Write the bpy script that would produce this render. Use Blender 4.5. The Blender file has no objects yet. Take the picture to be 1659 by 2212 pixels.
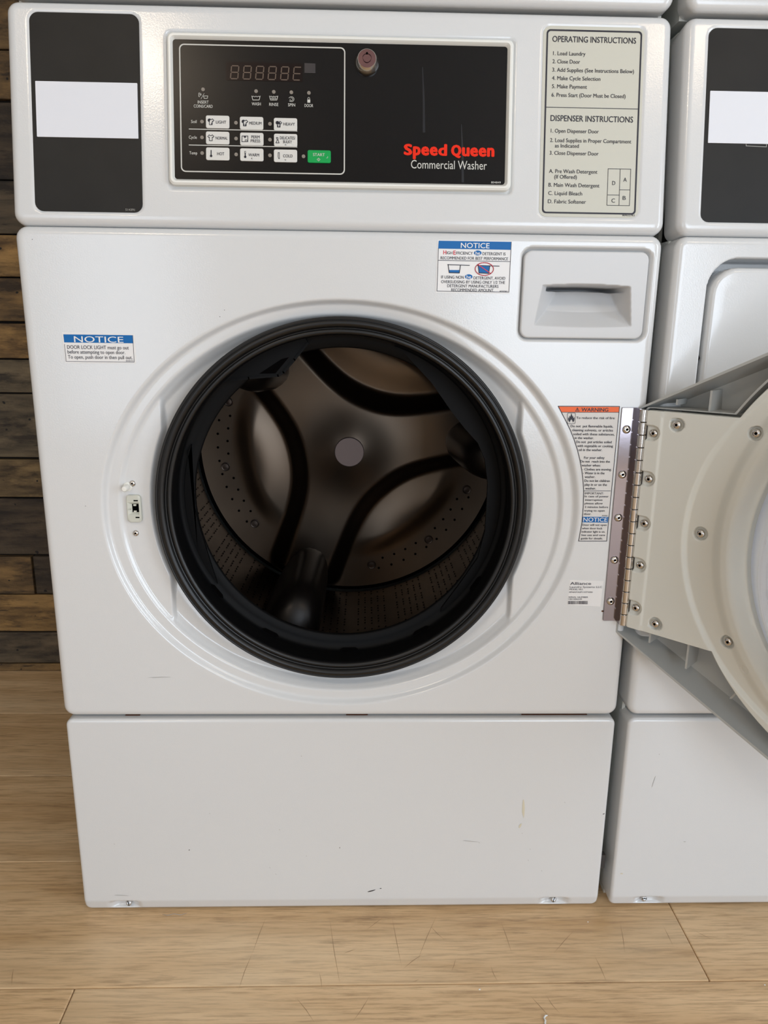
import bpy, math, random
import numpy as np
from mathutils import Matrix, Vector

random.seed(7)
rng = np.random.default_rng(7)
SC = bpy.context.scene
COL = SC.collection
PI = math.pi

# ------------------------------------------------------------------ camera
CAM = np.array([.3660, -.8239, .7559])
PITCH, YAW, ROLL, FPX = .2470, .0277, .0126, 1597.0
cf = np.array([math.sin(YAW)*math.cos(PITCH), math.cos(YAW)*math.cos(PITCH), -math.sin(PITCH)])
r0 = np.cross(cf, [0, 0, 1]); r0 /= np.linalg.norm(r0); u0 = np.cross(r0, cf)
cr = r0*math.cos(ROLL)+u0*math.sin(ROLL); cu_ = -r0*math.sin(ROLL)+u0*math.cos(ROLL)
cam_d = bpy.data.cameras.new('camera')
cam_d.sensor_fit = 'VERTICAL'; cam_d.sensor_height = 36; cam_d.lens = 36*FPX/2212
cam_d.clip_start = .02; cam_d.clip_end = 50
cam = bpy.data.objects.new('camera', cam_d); COL.objects.link(cam)
M3 = Matrix(((cr[0], cu_[0], -cf[0]), (cr[1], cu_[1], -cf[1]), (cr[2], cu_[2], -cf[2]))).to_4x4()
cam.matrix_world = Matrix.Translation(Vector(CAM)) @ M3
SC.camera = cam
SC.view_settings.view_transform = 'Standard'; SC.view_settings.look = 'None'
SC.view_settings.gamma = 1; SC.view_settings.exposure = -0.89
SC.view_settings.use_curve_mapping = False

# ------------------------------------------------------------------ light
world = bpy.data.worlds.new('world'); SC.world = world; world.use_nodes = True
world.node_tree.nodes['Background'].inputs[0].default_value = (.80, .88, 1, 1)
world.node_tree.nodes['Background'].inputs[1].default_value = 1.0
def area(name, loc, target, sx, sy, power, color):
    l = bpy.data.lights.new(name, 'AREA'); l.shape = 'RECTANGLE'; l.size = sx; l.size_y = sy
    l.energy = power; l.color = color
    o = bpy.data.objects.new(name, l); COL.objects.link(o); o.location = loc
    o.rotation_euler = (Vector(target)-Vector(loc)).to_track_quat('-Z', 'Y').to_euler()
    return o
area('window_daylight', (1.6, -3.46, 1.10), (1.6, 0, 1.0), 1.3, 1.9, 94, (.76, .87, 1))
area('window_daylight', (2.96, -1.8, 1.10), (0, -1.8, 1.0), 1.0, 1.9, 80, (.78, .88, 1))
area('window_daylight', (-1.0, -3.46, 1.10), (-1.0, 0, 1.0), .75, 1.9, 26, (.78, .88, 1))

# ------------------------------------------------------------------ helpers
def lin(c):
    return tuple(((v/255)/12.92 if v/255 <= .04045 else ((v/255+.055)/1.055)**2.4) for v in c)+(1,)
def mat(name, rgb, rough=.5, metal=0, coat=0, bump=None, spec=None, ior=None, trans=0, emit=None):
    m = bpy.data.materials.new(name); m.use_nodes = True
    nt = m.node_tree; b = nt.nodes['Principled BSDF']
    b.inputs['Base Color'].default_value = lin(rgb); b.inputs['Roughness'].default_value = rough
    b.inputs['Metallic'].default_value = metal; b.inputs['Coat Weight'].default_value = coat
    if coat: b.inputs['Coat Roughness'].default_value = .08
    if spec is not None: b.inputs['Specular IOR Level'].default_value = spec
    if trans: b.inputs['Transmission Weight'].default_value = trans
    if emit: b.inputs['Emission Color'].default_value = lin(emit[0]); b.inputs['Emission Strength'].default_value = emit[1]
    if bump:
        sc, st, dist = bump
        tc = nt.nodes.new('ShaderNodeTexCoord'); n = nt.nodes.new('ShaderNodeTexNoise'); n.inputs['Scale'].default_value = sc
        n.inputs['Detail'].default_value = 3
        bp = nt.nodes.new('ShaderNodeBump'); bp.inputs['Strength'].default_value = st; bp.inputs['Distance'].default_value = dist
        nt.links.new(tc.outputs['Object'], n.inputs['Vector']); nt.links.new(n.outputs['Fac'], bp.inputs['Height'])
        nt.links.new(bp.outputs['Normal'], b.inputs['Normal'])
        if coat: nt.links.new(bp.outputs['Normal'], b.inputs['Coat Normal'])
    return m
def vary(m, rgb2, scale=(4, 4, 4), detail=4, lo=.35, hi=.65, rgb1=None, fac=1.0, per_object=0, rough=None):
    """mixes a second colour in by stretched noise; per_object shifts value per piece"""
    nt = m.node_tree; b = nt.nodes['Principled BSDF']
    tc = nt.nodes.new('ShaderNodeTexCoord'); mp = nt.nodes.new('ShaderNodeMapping'); mp.inputs['Scale'].default_value = scale
    n = nt.nodes.new('ShaderNodeTexNoise'); n.inputs['Scale'].default_value = 1; n.inputs['Detail'].default_value = detail
    n.inputs['Roughness'].default_value = .65
    r = nt.nodes.new('ShaderNodeMapRange'); r.inputs[1].default_value = lo; r.inputs[2].default_value = hi; r.inputs[4].default_value = fac
    mx = nt.nodes.new('ShaderNodeMix'); mx.data_type = 'RGBA'
    L = nt.links.new
    L(tc.outputs['Object'], mp.inputs['Vector'])
    oi = nt.nodes.new('ShaderNodeObjectInfo')
    if per_object:
        vm = nt.nodes.new('ShaderNodeVectorMath'); vm.operation = 'SCALE'; vm.inputs[0].default_value = (37, 19, 53)
        L(oi.outputs['Random'], vm.inputs['Scale']); L(vm.outputs[0], mp.inputs['Location'])
    L(mp.outputs[0], n.inputs['Vector']); L(n.outputs['Fac'], r.inputs[0]); L(r.outputs[0], mx.inputs[0])
    src = b.inputs['Base Color'].links[0].from_socket if b.inputs['Base Color'].links else None
    if src: L(src, mx.inputs[6])
    else: mx.inputs[6].default_value = b.inputs['Base Color'].default_value
    mx.inputs[7].default_value = lin(rgb2)
    out = mx.outputs[2]
    if per_object:
        hs = nt.nodes.new('ShaderNodeHueSaturation'); rr = nt.nodes.new('ShaderNodeMapRange')
        rr.inputs[3].default_value = 1-per_object; rr.inputs[4].default_value = 1+per_object
        L(oi.outputs['Random'], rr.inputs[0]); L(rr.outputs[0], hs.inputs['Value']); L(out, hs.inputs['Color']); out = hs.outputs[0]
    L(out, b.inputs['Base Color'])
    return m

M = {}
M['paint'] = mat('white_enamel', (210, 210, 209), .22, 0, .5, (650, .13, .0005))
M['paint2'] = mat('drawer_plastic', (204, 204, 204), .4)
M['bezel'] = mat('bezel_plastic', (228, 227, 220), .3)
M['body'] = mat('cabinet_side', (205, 206, 200), .35)
M['black_label'] = vary(mat('black_label_film', (22, 21, 20), .45, spec=.28, bump=(900, .1, .0002)), (32, 31, 29), (6, 6, 6))
M['overlay'] = mat('overlay_film', (16, 14, 14), .24, spec=.22)
M['card'] = mat('white_card', (222, 223, 228), .55)
M['grey_label'] = mat('grey_label_film', (196, 194, 181), .38)
M['ink'] = mat('dark_ink', (26, 25, 40), .5)
M['ink_worn'] = mat('worn_ink', (52, 48, 60), .5)
M['print_white'] = mat('light_print', (198, 196, 188), .5)
M['print_grey'] = mat('grey_print', (150, 148, 142), .5)
M['red'] = mat('red_print', (226, 40, 10), .5, spec=.2)
M['red2'] = mat('red_ink', (205, 40, 60), .5)
M['blue'] = mat('blue_print', (6, 98, 166), .5, spec=.3)
M['orange'] = mat('orange_print', (235, 98, 25), .45)
M['green'] = mat('green_button', (0, 152, 72), .45, spec=.3)
M['button'] = mat('button_film', (208, 206, 200), .4)
M['led'] = mat('led_window', (128, 120, 110), .4)
M['display'] = mat('display_window', (24, 12, 10), .2, spec=.2)
M['segment'] = mat('unlit_segment', (88, 72, 60), .4)
M['white_label'] = mat('white_sticker', (226, 224, 222), .4)
M['clear_label'] = mat('sticker_backing', (212, 208, 203), .4)
M['rubber'] = mat('black_rubber', (9, 9, 10), .34, bump=(300, .08, .0004), spec=.42)
M['rubber2'] = mat('matte_rubber', (5, 5, 6), .6, spec=.16)
M['chrome'] = mat('chrome', (205, 200, 195), .14, 1)
M['steel'] = mat('polished_steel', (138, 130, 134), .12, 1, bump=(200, .05, .0003))
M['zinc'] = mat('zinc_screw', (205, 205, 205), .35, .85, bump=(900, .5, .0005))
M['dark'] = mat('dark_recess', (9, 8, 8), .9, spec=0.0)
M['drum'] = vary(mat('brushed_stainless', (112, 99, 86), .37, 1), (94, 82, 71), (3, 3, 3), 3)
M['drumhub'] = mat('hub_plate', (112, 98, 94), .5, .6)
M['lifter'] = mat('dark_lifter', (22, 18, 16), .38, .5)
M['plastic'] = mat('door_plastic', (214, 213, 204), .4)
M['plastic_in'] = mat('door_shell_inside', (172, 172, 168), .5)
M['latch'] = mat('latch_plastic', (196, 196, 184), .42)
M['pin'] = mat('pin_plastic', (230, 228, 220), .35)
M['glass'] = mat('door_glass', (252, 253, 255), .02, trans=1)
M['rust'] = mat('rust', (96, 52, 26), .8)
M['chip'] = mat('paint_chip', (60, 56, 54), .7)
M['scuff'] = mat('scuff', (176, 174, 170), .5)
M['scratch'] = mat('floor_scratch', (150, 122, 90), .6)
M['lint'] = mat('lint', (225, 224, 220), .8)
M['wall'] = vary(mat('wall_plaster', (206, 204, 200), .8, bump=(60, .2, .002)), (194, 192, 188), (2, 2, 2))
M['ceil'] = mat('ceiling_tile', (216, 215, 212), .85)
M['batten'] = mat('wall_backing', (24, 18, 13), .9)
M['window'] = mat('window_frame', (60, 58, 56), .4)
M['lamp'] = mat('lamp_diffuser', (255, 235, 205), .5, emit=((255, 226, 186), 9.0))
M['lamp_frame'] = mat('lamp_frame', (220, 218, 212), .5)
M['subfloor'] = mat('subfloor', (150, 122, 88), .9)
f = mat('oak_vinyl', (224, 192, 150), .42, bump=(120, .12, .0006))
vary(f, (194, 158, 114), (2.2, 24, 24), 8, .36, .68, per_object=.045)
vary(f, (158, 126, 90), (16, 260, 260), 5, .46, .66, fac=.65)
vary(f, (130, 102, 72), (7, 60, 60), 6, .58, .74, fac=.85)
vary(f, (222, 202, 170), (1.2, 5, 5), 3, .5, .8, fac=.6)
M['floor'] = f
M['seam'] = mat('bevelled_seam', (196, 166, 124), .5)
WOODS = []
for i, (a, b_) in enumerate([((118, 92, 56), (52, 38, 22)), ((104, 91, 70), (50, 42, 32)), ((74, 61, 46), (32, 25, 18)), ((146, 114, 68), (70, 50, 26)), ((90, 77, 59), (38, 31, 23)), ((124, 103, 70), (60, 46, 28))]):
    w = mat('reclaimed_wood', a, .75, bump=(90, .5, .003))
    vary(w, b_, (5, 34, 34), 9, .36, .60, per_object=.10)
    vary(w, tuple(int(v*1.35) for v in a), (9, 26, 26), 6, .50, .72, fac=.55)
    vary(w, (22, 16, 11), (14, 90, 90), 4, .60, .70, fac=.8)
    vary(w, (14, 10, 8), (55, 75, 75), 1, .74, .77)
    WOODS.append(w)

class Frame:
    """u to the right, v up, n out of the surface"""
    def __init__(s, o, ex, ez, en): s.o, s.ex, s.ez, s.en = [np.array(k, float) for k in (o, ex, ez, en)]
    def map(s, u, v, n=0):
        u, v, n = np.broadcast_arrays(np.asarray(u, float), np.asarray(v, float), np.asarray(n, float))
        return s.o+u[..., None]*s.ex+v[..., None]*s.ez+n[..., None]*s.en
    def mat4(s, u, v, n=0):
        p = s.map(u, v, n)
        m = Matrix(((s.ex[0], s.ez[0], s.en[0]), (s.ex[1], s.ez[1], s.en[1]), (s.ex[2], s.ez[2], s.en[2]))).to_4x4()
        return Matrix.Translation(Vector(p)) @ m
    def hit(s, px, py):
        """reads a measurement: frame coordinates of what lies on this plane along a sight line"""
        d = cf+cr*(px-829.5)/FPX-cu_*(py-1106)/FPX
        t = ((s.o-CAM)@s.en)/(d@s.en); q = CAM+d*t-s.o
        return float(q@s.ex), float(q@s.ez)
TH = math.atan2(.0345, .216)
FRONT = Frame((0, 0, 0), (1, 0, 0), (0, 0, 1), (0, -1, 0))
CTL = Frame((0, 0, .8527), (1, 0, 0), (0, math.sin(TH), math.cos(TH)), (0, -math.cos(TH), math.sin(TH)))
AL = math.radians(45)
DOOR = Frame((.6742, -.012, 0), (math.cos(AL), -math.sin(AL), 0), (0, 0, 1), (-math.sin(AL), -math.cos(AL), 0))

def link(o, parent=None, kind=None, label=None):
    COL.objects.link(o)
    if parent is not None:
        o.parent = parent
        if parent.type == 'EMPTY': o.matrix_parent_inverse = Matrix.Translation(-parent.location)
    if kind: o['kind'] = kind
    if label: o['label'] = label
    return o
def mesh(name, V, F, m, parent=None, smooth=False, kind=None, label=None, mats=None, mi=None):
    me = bpy.data.meshes.new(name)
    V = np.asarray(V, np.float32).reshape(-1, 3)
    if isinstance(F, np.ndarray):
        me.vertices.add(len(V)); me.vertices.foreach_set('co', V.ravel())
        k = F.shape[1]; me.loops.add(F.size); me.polygons.add(len(F))
        me.loops.foreach_set('vertex_index', F.astype(np.int32).ravel())
        me.polygons.foreach_set('loop_start', np.arange(0, F.size, k, dtype=np.int32))
        me.polygons.foreach_set('loop_total', np.full(len(F), k, np.int32))
        me.update(calc_edges=True); me.validate()
    else:
        me.from_pydata(V.tolist(), [], F)
    for q in (mats or [m]): me.materials.append(q)
    if mi is not None: me.polygons.foreach_set('material_index', np.asarray(mi, np.int32))
    if smooth:
        me.polygons.foreach_set('use_smooth', [True]*len(me.polygons))
        if smooth != 'all':
            try: me.set_sharp_from_angle(angle=math.radians(38))
            except Exception: pass
    me.update()
    return link(bpy.data.objects.new(name, me), parent, kind, label)
def thing(name, label, cat, loc=(0, 0, 0), group=None):
    o = bpy.data.objects.new(name, None); COL.objects.link(o); o.location = loc; o['label'] = label; o['category'] = cat
    o.empty_display_size = .05
    if group: o['group'] = group
    return o
def inst(name, me, mw, parent=None, label=None):
    o = bpy.data.objects.new(name, me); link(o, parent, label=label)
    o.matrix_basis = mw
    return o
def shift(o, dx, parent, name=None):
    c = o.copy(); COL.objects.link(c); c.parent = parent; c.matrix_parent_inverse = Matrix.Translation(-parent.location) if parent.type == 'EMPTY' else Matrix()
    if parent.type == 'EMPTY': c.location = Vector(o.location)+Vector((dx, 0, 0))
    return c
def ss(x, a, b):
    t = np.clip((x-a)/(b-a), 0, 1); return t*t*(3-2*t)
def rr_sdf(x, z, x0, x1, z0, z1, r):
    qx = np.abs(x-(x0+x1)/2)-(x1-x0)/2+r; qz = np.abs(z-(z0+z1)/2)-(z1-z0)/2+r
    return np.minimum(np.maximum(qx, qz), 0)+np.hypot(np.maximum(qx, 0), np.maximum(qz, 0))-r

def panel(name, fr, x0, x1, z0, z1, m, parent, rc=.014, R=.008, depth=.03, h=None, hole=None, res=.002, dx=0., K=6, kind=None, label=None, base=0.):
    """pressed-metal panel: height-field face, rounded rim and returned edge"""
    I = max(rc, R*1.02)
    nx = max(2, int((x1-x0-2*I)/res)+1); nz = max(2, int((z1-z0-2*I)/res)+1)
    xs = np.linspace(x0+I, x1-I, nx); zs = np.linspace(z0+I, z1-I, nz)
    X, Z = np.meshgrid(xs, zs)
    hf = (lambda a, b: h(a, b)+base) if h else (lambda a, b: a*0+base)
    V = [fr.map(X.ravel()+dx, Z.ravel(), hf(X.ravel(), Z.ravel()))]
    idx = np.arange(nx*nz).reshape(nz, nx)
    Fq = np.stack([idx[:-1, :-1], idx[:-1, 1:], idx[1:, 1:], idx[1:, :-1]], -1).reshape(-1, 4)
    if hole is not None:
        cxs = (X[:-1, :-1]+X[1:, 1:]).ravel()/2; czs = (Z[:-1, :-1]+Z[1:, 1:]).ravel()/2
        Fq = Fq[~hole(cxs, czs)]
    P = []; D = []; A = []
    def side(ids, ang):
        for i in ids: P.append(i); D.append(ang)
    def corner(i, a0):
        for k in range(1, K): P.append(i); D.append(a0+PI/2*k/K)
    side(idx[0, :], -PI/2); corner(idx[0, -1], -PI/2); side(idx[:, -1], 0); corner(idx[-1, -1], 0)
    side(idx[-1, ::-1], PI/2); corner(idx[-1, 0], PI/2); side(idx[::-1, 0], PI); corner(idx[0, 0], PI)
    P = np.array(P); D = np.array(D); px = X.ravel()[P]; pz = Z.ravel()[P]; n = len(P)
    loops = []
    sv = [I-2e-5, (I+R)/2, R] if I > R*1.1 else [I-2e-5, R]
    prof = [(s, 0.) for s in sv]+[(R*(1-math.sin(f_)), R*(1-math.cos(f_))) for f_ in np.linspace(0, PI/2, 7)[1:]]+[(0., R+depth)]
    start = nx*nz; F = [Fq]; prev = P
    for s, drop in prof:
        t = I-s; ax = px+np.cos(D)*t; az = pz+np.sin(D)*t
        V.append(fr.map(ax+dx, az, hf(np.clip(ax, x0+1e-4, x1-1e-4), az)-drop))
        cur = np.arange(start, start+n); start += n
        F.append(np.stack([prev, cur, np.roll(cur, -1), np.roll(prev, -1)], -1)); prev = cur
    V = np.concatenate(V); F = np.concatenate(F)
    return mesh(name, V, F, m, parent, smooth='all', kind=kind, label=label)

def rr_pts(x0, x1, z0, z1, r, k=6):
    o = []
    for (cx, cz, a) in ((x1-r, z0+r, -PI/2), (x1-r, z1-r, 0), (x0+r, z1-r, PI/2), (x0+r, z0+r, PI)):
        for i in range(k+1):
            t = a+PI/2*i/k; o.append((cx+r*math.cos(t), cz+r*math.sin(t)))
    return o
def prism_data(fr, pts, n0, n1, bev=0):
    """closed prism over an outline (counter-clockwise), front at n1"""
    k = len(pts); a = np.array(pts); V = [fr.map(a[:, 0], a[:, 1], n0)]
    if bev:
        c = a.mean(0); d = a-c; L = np.hypot(d[:, 0], d[:, 1])[:, None]
        V.append(fr.map(a[:, 0], a[:, 1], n1-bev)); b = a-d/np.maximum(L, 1e-9)*bev; V.append(fr.map(b[:, 0], b[:, 1], n1)); rings = 3
    else: V.append(fr.map(a[:, 0], a[:, 1], n1)); rings = 2
    F = [list(range(k))[::-1]]
    for r in range(rings-1):
        for i in range(k): j = (i+1) % k; F.append([r*k+i, r*k+j, (r+1)*k+j, (r+1)*k+i])
    F.append([(rings-1)*k+i for i in range(k)])
    return np.concatenate(V), F
def prism(name, fr, pts, n0, n1, m, parent, bev=0, **kw):
    V, F = prism_data(fr, pts, n0, n1, bev); return mesh(name, V, F, m, parent, **kw)
def join(L):
    V = []; F = []; o = 0
    for v, f_ in L:
        v = np.asarray(v).reshape(-1, 3); V.append(v); F += [[i+o for i in q] for q in f_]; o += len(v)
    return np.concatenate(V), F
def band_data(fr, outer, inner, n0, n1, closed=True):
    """flat ring between two outlines with side walls"""
    k = len(outer); o = np.array(outer); i_ = np.array(inner)
    V = np.concatenate([fr.map(o[:, 0], o[:, 1], n0), fr.map(o[:, 0], o[:, 1], n1), fr.map(i_[:, 0], i_[:, 1], n1), fr.map(i_[:, 0], i_[:, 1], n0)])
    F = []
    for a in range(k if closed else k-1):
        b = (a+1) % k
        for r in range(3): F.append([r*k+a, r*k+b, (r+1)*k+b, (r+1)*k+a])
    return V, F
def stroke_data(fr, pts, w, n, closed=False):
    """printed line of width w along a path"""
    L = []; p = list(pts)
    segs = list(zip(p, p[1:]+([p[0]] if closed else []))) if not closed else list(zip(p, p[1:]+[p[0]]))
    for (a, b) in segs:
        a = np.array(a, float); b = np.array(b, float); d = b-a; l = np.hypot(*d)
        if l < 1e-9: continue
        d /= l; q = np.array([-d[1], d[0]])*w/2; e = d*w/2*.6
        c = np.array([a-q-e, b-q+e, b+q+e, a+q-e]); L.append((fr.map(c[:, 0], c[:, 1], n), [[0, 1, 2, 3]]))
    return join(L)
def poly_data(fr, pts, n):
    a = np.array(pts); return fr.map(a[:, 0], a[:, 1], n), [list(range(len(a)))]
def circ_pts(cx, cz, r, k=24, a0=0, a1=2*PI, rz=None):
    full = abs(a1-a0-2*PI) < 1e-6
    return [(cx+r*math.cos(a0+(a1-a0)*i/(k if full else k-1)), cz+(rz or r)*math.sin(a0+(a1-a0)*i/(k if full else k-1))) for i in range(k)]
def lathe_data(prof, center, k=96, axis='y', a0=0, a1=2*PI):
    """prof: list of (r, y)"""
    V = []; F = []; p = len(prof)
    full = abs(a1-a0-2*PI) < 1e-6; kk = k if full else k+1
    for i in range(kk):
        t = a0+(a1-a0)*i/k
        for r, y in prof: V.append((center[0]+r*math.cos(t), y, center[1]+r*math.sin(t)))
    for i in range(k):
        j = (i+1) % kk if full else i+1
        for a in range(p-1): F.append((i*p+a, i*p+a+1, j*p+a+1, j*p+a))
    return np.array(V), np.array(F)
def box_data(x0, x1, y0, y1, z0, z1, b=0):
    if b <= 0:
        V = [(x, y, z) for x in (x0, x1) for y in (y0, y1) for z in (z0, z1)]
        return np.array(V), [[0, 1, 3, 2], [4, 6, 7, 5], [0, 4, 5, 1], [2, 3, 7, 6], [0, 2, 6, 4], [1, 5, 7, 3]]
    import bmesh
    bm = bmesh.new(); V, F = box_data(x0, x1, y0, y1, z0, z1)
    vs = [bm.verts.new(v) for v in V]
    for q in F: bm.faces.new([vs[i] for i in q])
    bmesh.ops.bevel(bm, geom=list(bm.edges), offset=b, segments=2, affect='EDGES', profile=.5)
    bm.verts.index_update()
    out = np.array([v.co[:] for v in bm.verts]), [[v.index for v in q.verts] for q in bm.faces]
    bm.free(); return out
def box(name, b6, m, parent=None, b=0, **kw):
    V, F = box_data(*b6, b); return mesh(name, V, F, m, parent, **kw)

# lettering -----------------------------------------------------------
_capcache = {}
def _raw(s, bold):
    c = bpy.data.curves.new('t', 'FONT'); c.body = s; c.size = 1; c.offset = bold; c.resolution_u = 3
    o = bpy.data.objects.new('t', c); me = bpy.data.meshes.new_from_object(o)
    V = np.array([v.co[:] for v in me.vertices]).reshape(-1, 3); F = [list(p.vertices) for p in me.polygons]
    bpy.data.objects.remove(o); bpy.data.curves.remove(c); bpy.data.meshes.remove(me)
    return V, F
def text_data(fr, s, u0, u1, vmid, cap, n, bold=0., slant=0.):
    V, F = _raw(s, 0)
    H = _capcache.setdefault('H', float(np.ptp(_raw('H', 0)[0][:, 1])))
    a, b = V[:, 0].min(), V[:, 0].max()
    y = (V[:, 1])/H*cap+vmid-cap/2
    x = u0+(V[:, 0]-a)/(b-a)*(u1-u0)+slant*(y-vmid)
    if bold <= 0: return fr.map(x, y, n), F
    b = bold*cap*.85; u_ = (u1-u0-2*b)/(u1-u0); x = u0+b+(x-u0)*u_
    offs = [(-1, 0), (1, 0)] if bold < .02 else ([(-1, 0), (1, 0), (0, .5), (0, -.5)] if bold < .045 else [(math.cos(t), .7*math.sin(t)) for t in np.linspace(0, 2*PI, 9)[:-1]]+[(0, 0)])
    return join([(fr.map(x+dx_*b, y+dy_*b, n+1e-6*i), F) for i, (dx_, dy_) in enumerate(offs)])
def texts(fr, reg, sc, rows, cap, n, bold=.012, lift=0.):
    """rows of (text, left, right, mid height[, cap]) read off an enlargement of region reg at scale sc"""
    L = []
    for row in rows:
        s, a, b, y = row[:4]; cp = row[4] if len(row) > 4 else cap; bo = row[5] if len(row) > 5 else bold
        pa = fr.hit(reg[0]+a/sc, reg[1]+y/sc)
        pb = fr.hit(reg[0]+b/sc, reg[1]+y/sc)
        k = (pb[0]-pa[0])/(b-a)
        L.append(text_data(fr, s, pa[0], pb[0], pa[1], cp*k, n, bo))
    return join(L)
def Z(fr, reg, sc): return lambda X, Y: fr.hit(reg[0]+X/sc, reg[1]+Y/sc)

# shared screw meshes ---------------------------------------------------
def screw_mesh(name, r, hgt, m, slot='star'):
    V = []; F = []; k = 20; prof = [(1., 0), (1., .15), (.93, .5), (.75, .8), (.5, .95), (.38, 1.)]
    for i in range(k):
        t = 2*PI*i/k
        for q, h in prof: V.append((r*q*math.cos(t), r*q*math.sin(t), hgt*h))
    p = len(prof)
    for i in range(k):
        j = (i+1) % k
        for a in range(p-1): F.append([i*p+a, j*p+a, j*p+a+1, i*p+a+1])
    mi = [0]*len(F)
    base = len(V); V.append((0, 0, hgt*.45)); 
    for i in range(k): F.append([base, i*p+p-1, ((i+1) % k)*p+p-1]); mi.append(0)
    # recess: six-lobed dark socket
    if slot == 'star':
        b2 = len(V); kk = 24
        for i in range(kk): t = 2*PI*i/kk; q = r*(.30+.07*math.cos(6*t)); V.append((q*math.cos(t), q*math.sin(t), hgt*1.01))
        F.append(list(range(b2, b2+kk))); mi.append(1)
    else:
        b2 = len(V); V += [(-r*.8, -r*.12, hgt*1.02), (r*.8, -r*.12, hgt*1.02), (r*.8, r*.12, hgt*1.02), (-r*.8, r*.12, hgt*1.02)]
        F.append([b2, b2+1, b2+2, b2+3]); mi.append(1)
    me = bpy.data.meshes.new(name); me.from_pydata(V, [], F); me.materials.append(m); me.materials.append(M['dark'])
    me.polygons.foreach_set('material_index', mi); me.polygons.foreach_set('use_smooth', [x_ == 0 for x_ in mi]); me.update()
    return me
SCREW = screw_mesh('screw', .0047, .0028, M['chrome'])
SCREW_S = screw_mesh('screw', .0036, .0024, M['chrome'])
HEX = screw_mesh('screw', .0042, .0050, M['zinc'], 'slot')

# ------------------------------------------------------------------ setting
RX0, RX1, RY0, WY, RZ = -1.9, 3.0, -3.5, .704, 2.7
floor = box('floor', (RX0, RX1, RY0, WY+.05, -.06, -.012), M['subfloor'], kind='structure')
edges = [WY+.006]+[.52-.211*i for i in range(20)]
edges = [e for e in edges if e > RY0]+[RY0]
joints = {2: [.15], 3: [.783, -.46], 4: [.031, 1.25]}
for i in range(len(edges)-1):
    y1, y0 = edges[i], edges[i+1]
    js = joints.get(i) or [random.uniform(-.2, .9)]
    xs = set(js)
    a = js[0]
    while a > RX0: a -= 1.22; xs.add(a)
    a = js[0]
    while a < RX1: a += 1.22; xs.add(a)
    if i == 3: xs = {-1.657, -.437, .783, 2.003}
    if i == 4: xs = {-1.189, .031, 1.251, 2.471}
    xs = sorted([v for v in xs if RX0+.1 < v < RX1-.1]+[RX0, RX1])
    for a, b in zip(xs, xs[1:]):
        g = .00035
        V, F = box_data(a+g, b-g, y0+g, y1-g, -.012, 0, .0016)
        c = ((a+b)/2, (y0+y1)/2, 0)
        o = mesh('plank', V-np.array(c), F, M['floor'], floor); o.location = c
wall_back = box('wall_back', (RX0, RX1, WY+.012, WY+.10, 0, RZ), M['batten'], kind='structure')
zr = [-.001, .02, .095, .183, .27, .398, .482, .614, .682, .754, .838, .917, 1.014, 1.151, 1.234, 1.33, 1.44, 1.52, 1.64, 1.75, 1.85, 1.98, 2.08, 2.2, 2.31, 2.43, 2.53, 2.62, 2.698]
tone = [0, 4, 3, 0, 2, 5, 1, 1, 3, 0, 3, 4, 2, 0, 0, 1, 3, 2, 5, 0, 4, 1, 3, 0, 2, 5, 1, 3]
proud = [0, .002, .001, .003, -.003, .005, .004, .0, .006, .003, .004, .001, -.001, .003, .001, .004, .002]
for i in range(len(zr)-1):
    z0, z1 = zr[i], zr[i+1]
    xs = [RX0, -1.25+random.uniform(-.2, .2), random.uniform(.05, .5), 1.5+random.uniform(-.3, .3), RX1]
    if i == 3: xs = [RX0, -.8, -.3425, .45, 1.6, RX1]
    pr = proud[i] if i < len(proud) else random.uniform(-.002, .006)
    for q, (a, b) in enumerate(zip(xs, xs[1:])):
        g = .0015
        V, F = box_data(a+g, b-g, WY-pr-(.003 if (i == 3 and a < -.5) else 0), WY+.012, z0+g, z1-g*(2.2 if i in (8, 12, 5, 4) else 1), .0015)
        # uneven, hand-sawn edges
        c = ((a+b)/2, WY, (z0+z1)/2)
        w = WOODS[tone[i] if (q in (1,) or i != 3) else 2]
        if q not in (0, 1): w = WOODS[(tone[i]+q) % 6]
        o = mesh('plank', V-np.array(c), F, w, wall_back); o.location = c
box('wall_left', (RX0-.1, RX0, RY0, WY+.1, 0, RZ), M['wall'], kind='structure')
V, F = join([box_data(RX1, RX1+.1, RY0, -2.3, 0, RZ), box_data(RX1, RX1+.1, -1.3, WY+.1, 0, RZ), box_data(RX1, RX1+.1, -2.3, -1.3, 0, .1), box_data(RX1, RX1+.1, -2.3, -1.3, 2.1, RZ)])
mesh('wall_right', V, F, M['wall'], kind='structure')
V, F = join([box_data(RX1+.03, RX1+.09, -2.3, -1.3, .1, .15), box_data(RX1+.03, RX1+.09, -2.3, -1.3, 2.05, 2.1), box_data(RX1+.03, RX1+.09, -2.3, -2.25, .15, 2.05), box_data(RX1+.03, RX1+.09, -1.35, -1.3, .15, 2.05)])
wf = mesh('window_3', V, F, M['window'], kind='structure')
box('pane', (RX1+.06, RX1+.065, -2.25, -1.35, .15, 2.05), M['glass'], wf)
V, F = join([box_data(RX0, -1.4, RY0-.1, RY0, 0, RZ), box_data(-.6, .9, RY0-.1, RY0, 0, RZ), box_data(2.3, RX1, RY0-.1, RY0, 0, RZ),
             box_data(-1.4, -.6, RY0-.1, RY0, 2.1, RZ), box_data(.9, 2.3, RY0-.1, RY0, 2.1, RZ), box_data(-1.4, -.6, RY0-.1, RY0, 0, .1), box_data(.9, 2.3, RY0-.1, RY0, 0, .1)])
mesh('wall_front', V, F, M['wall'], kind='structure')
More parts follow.
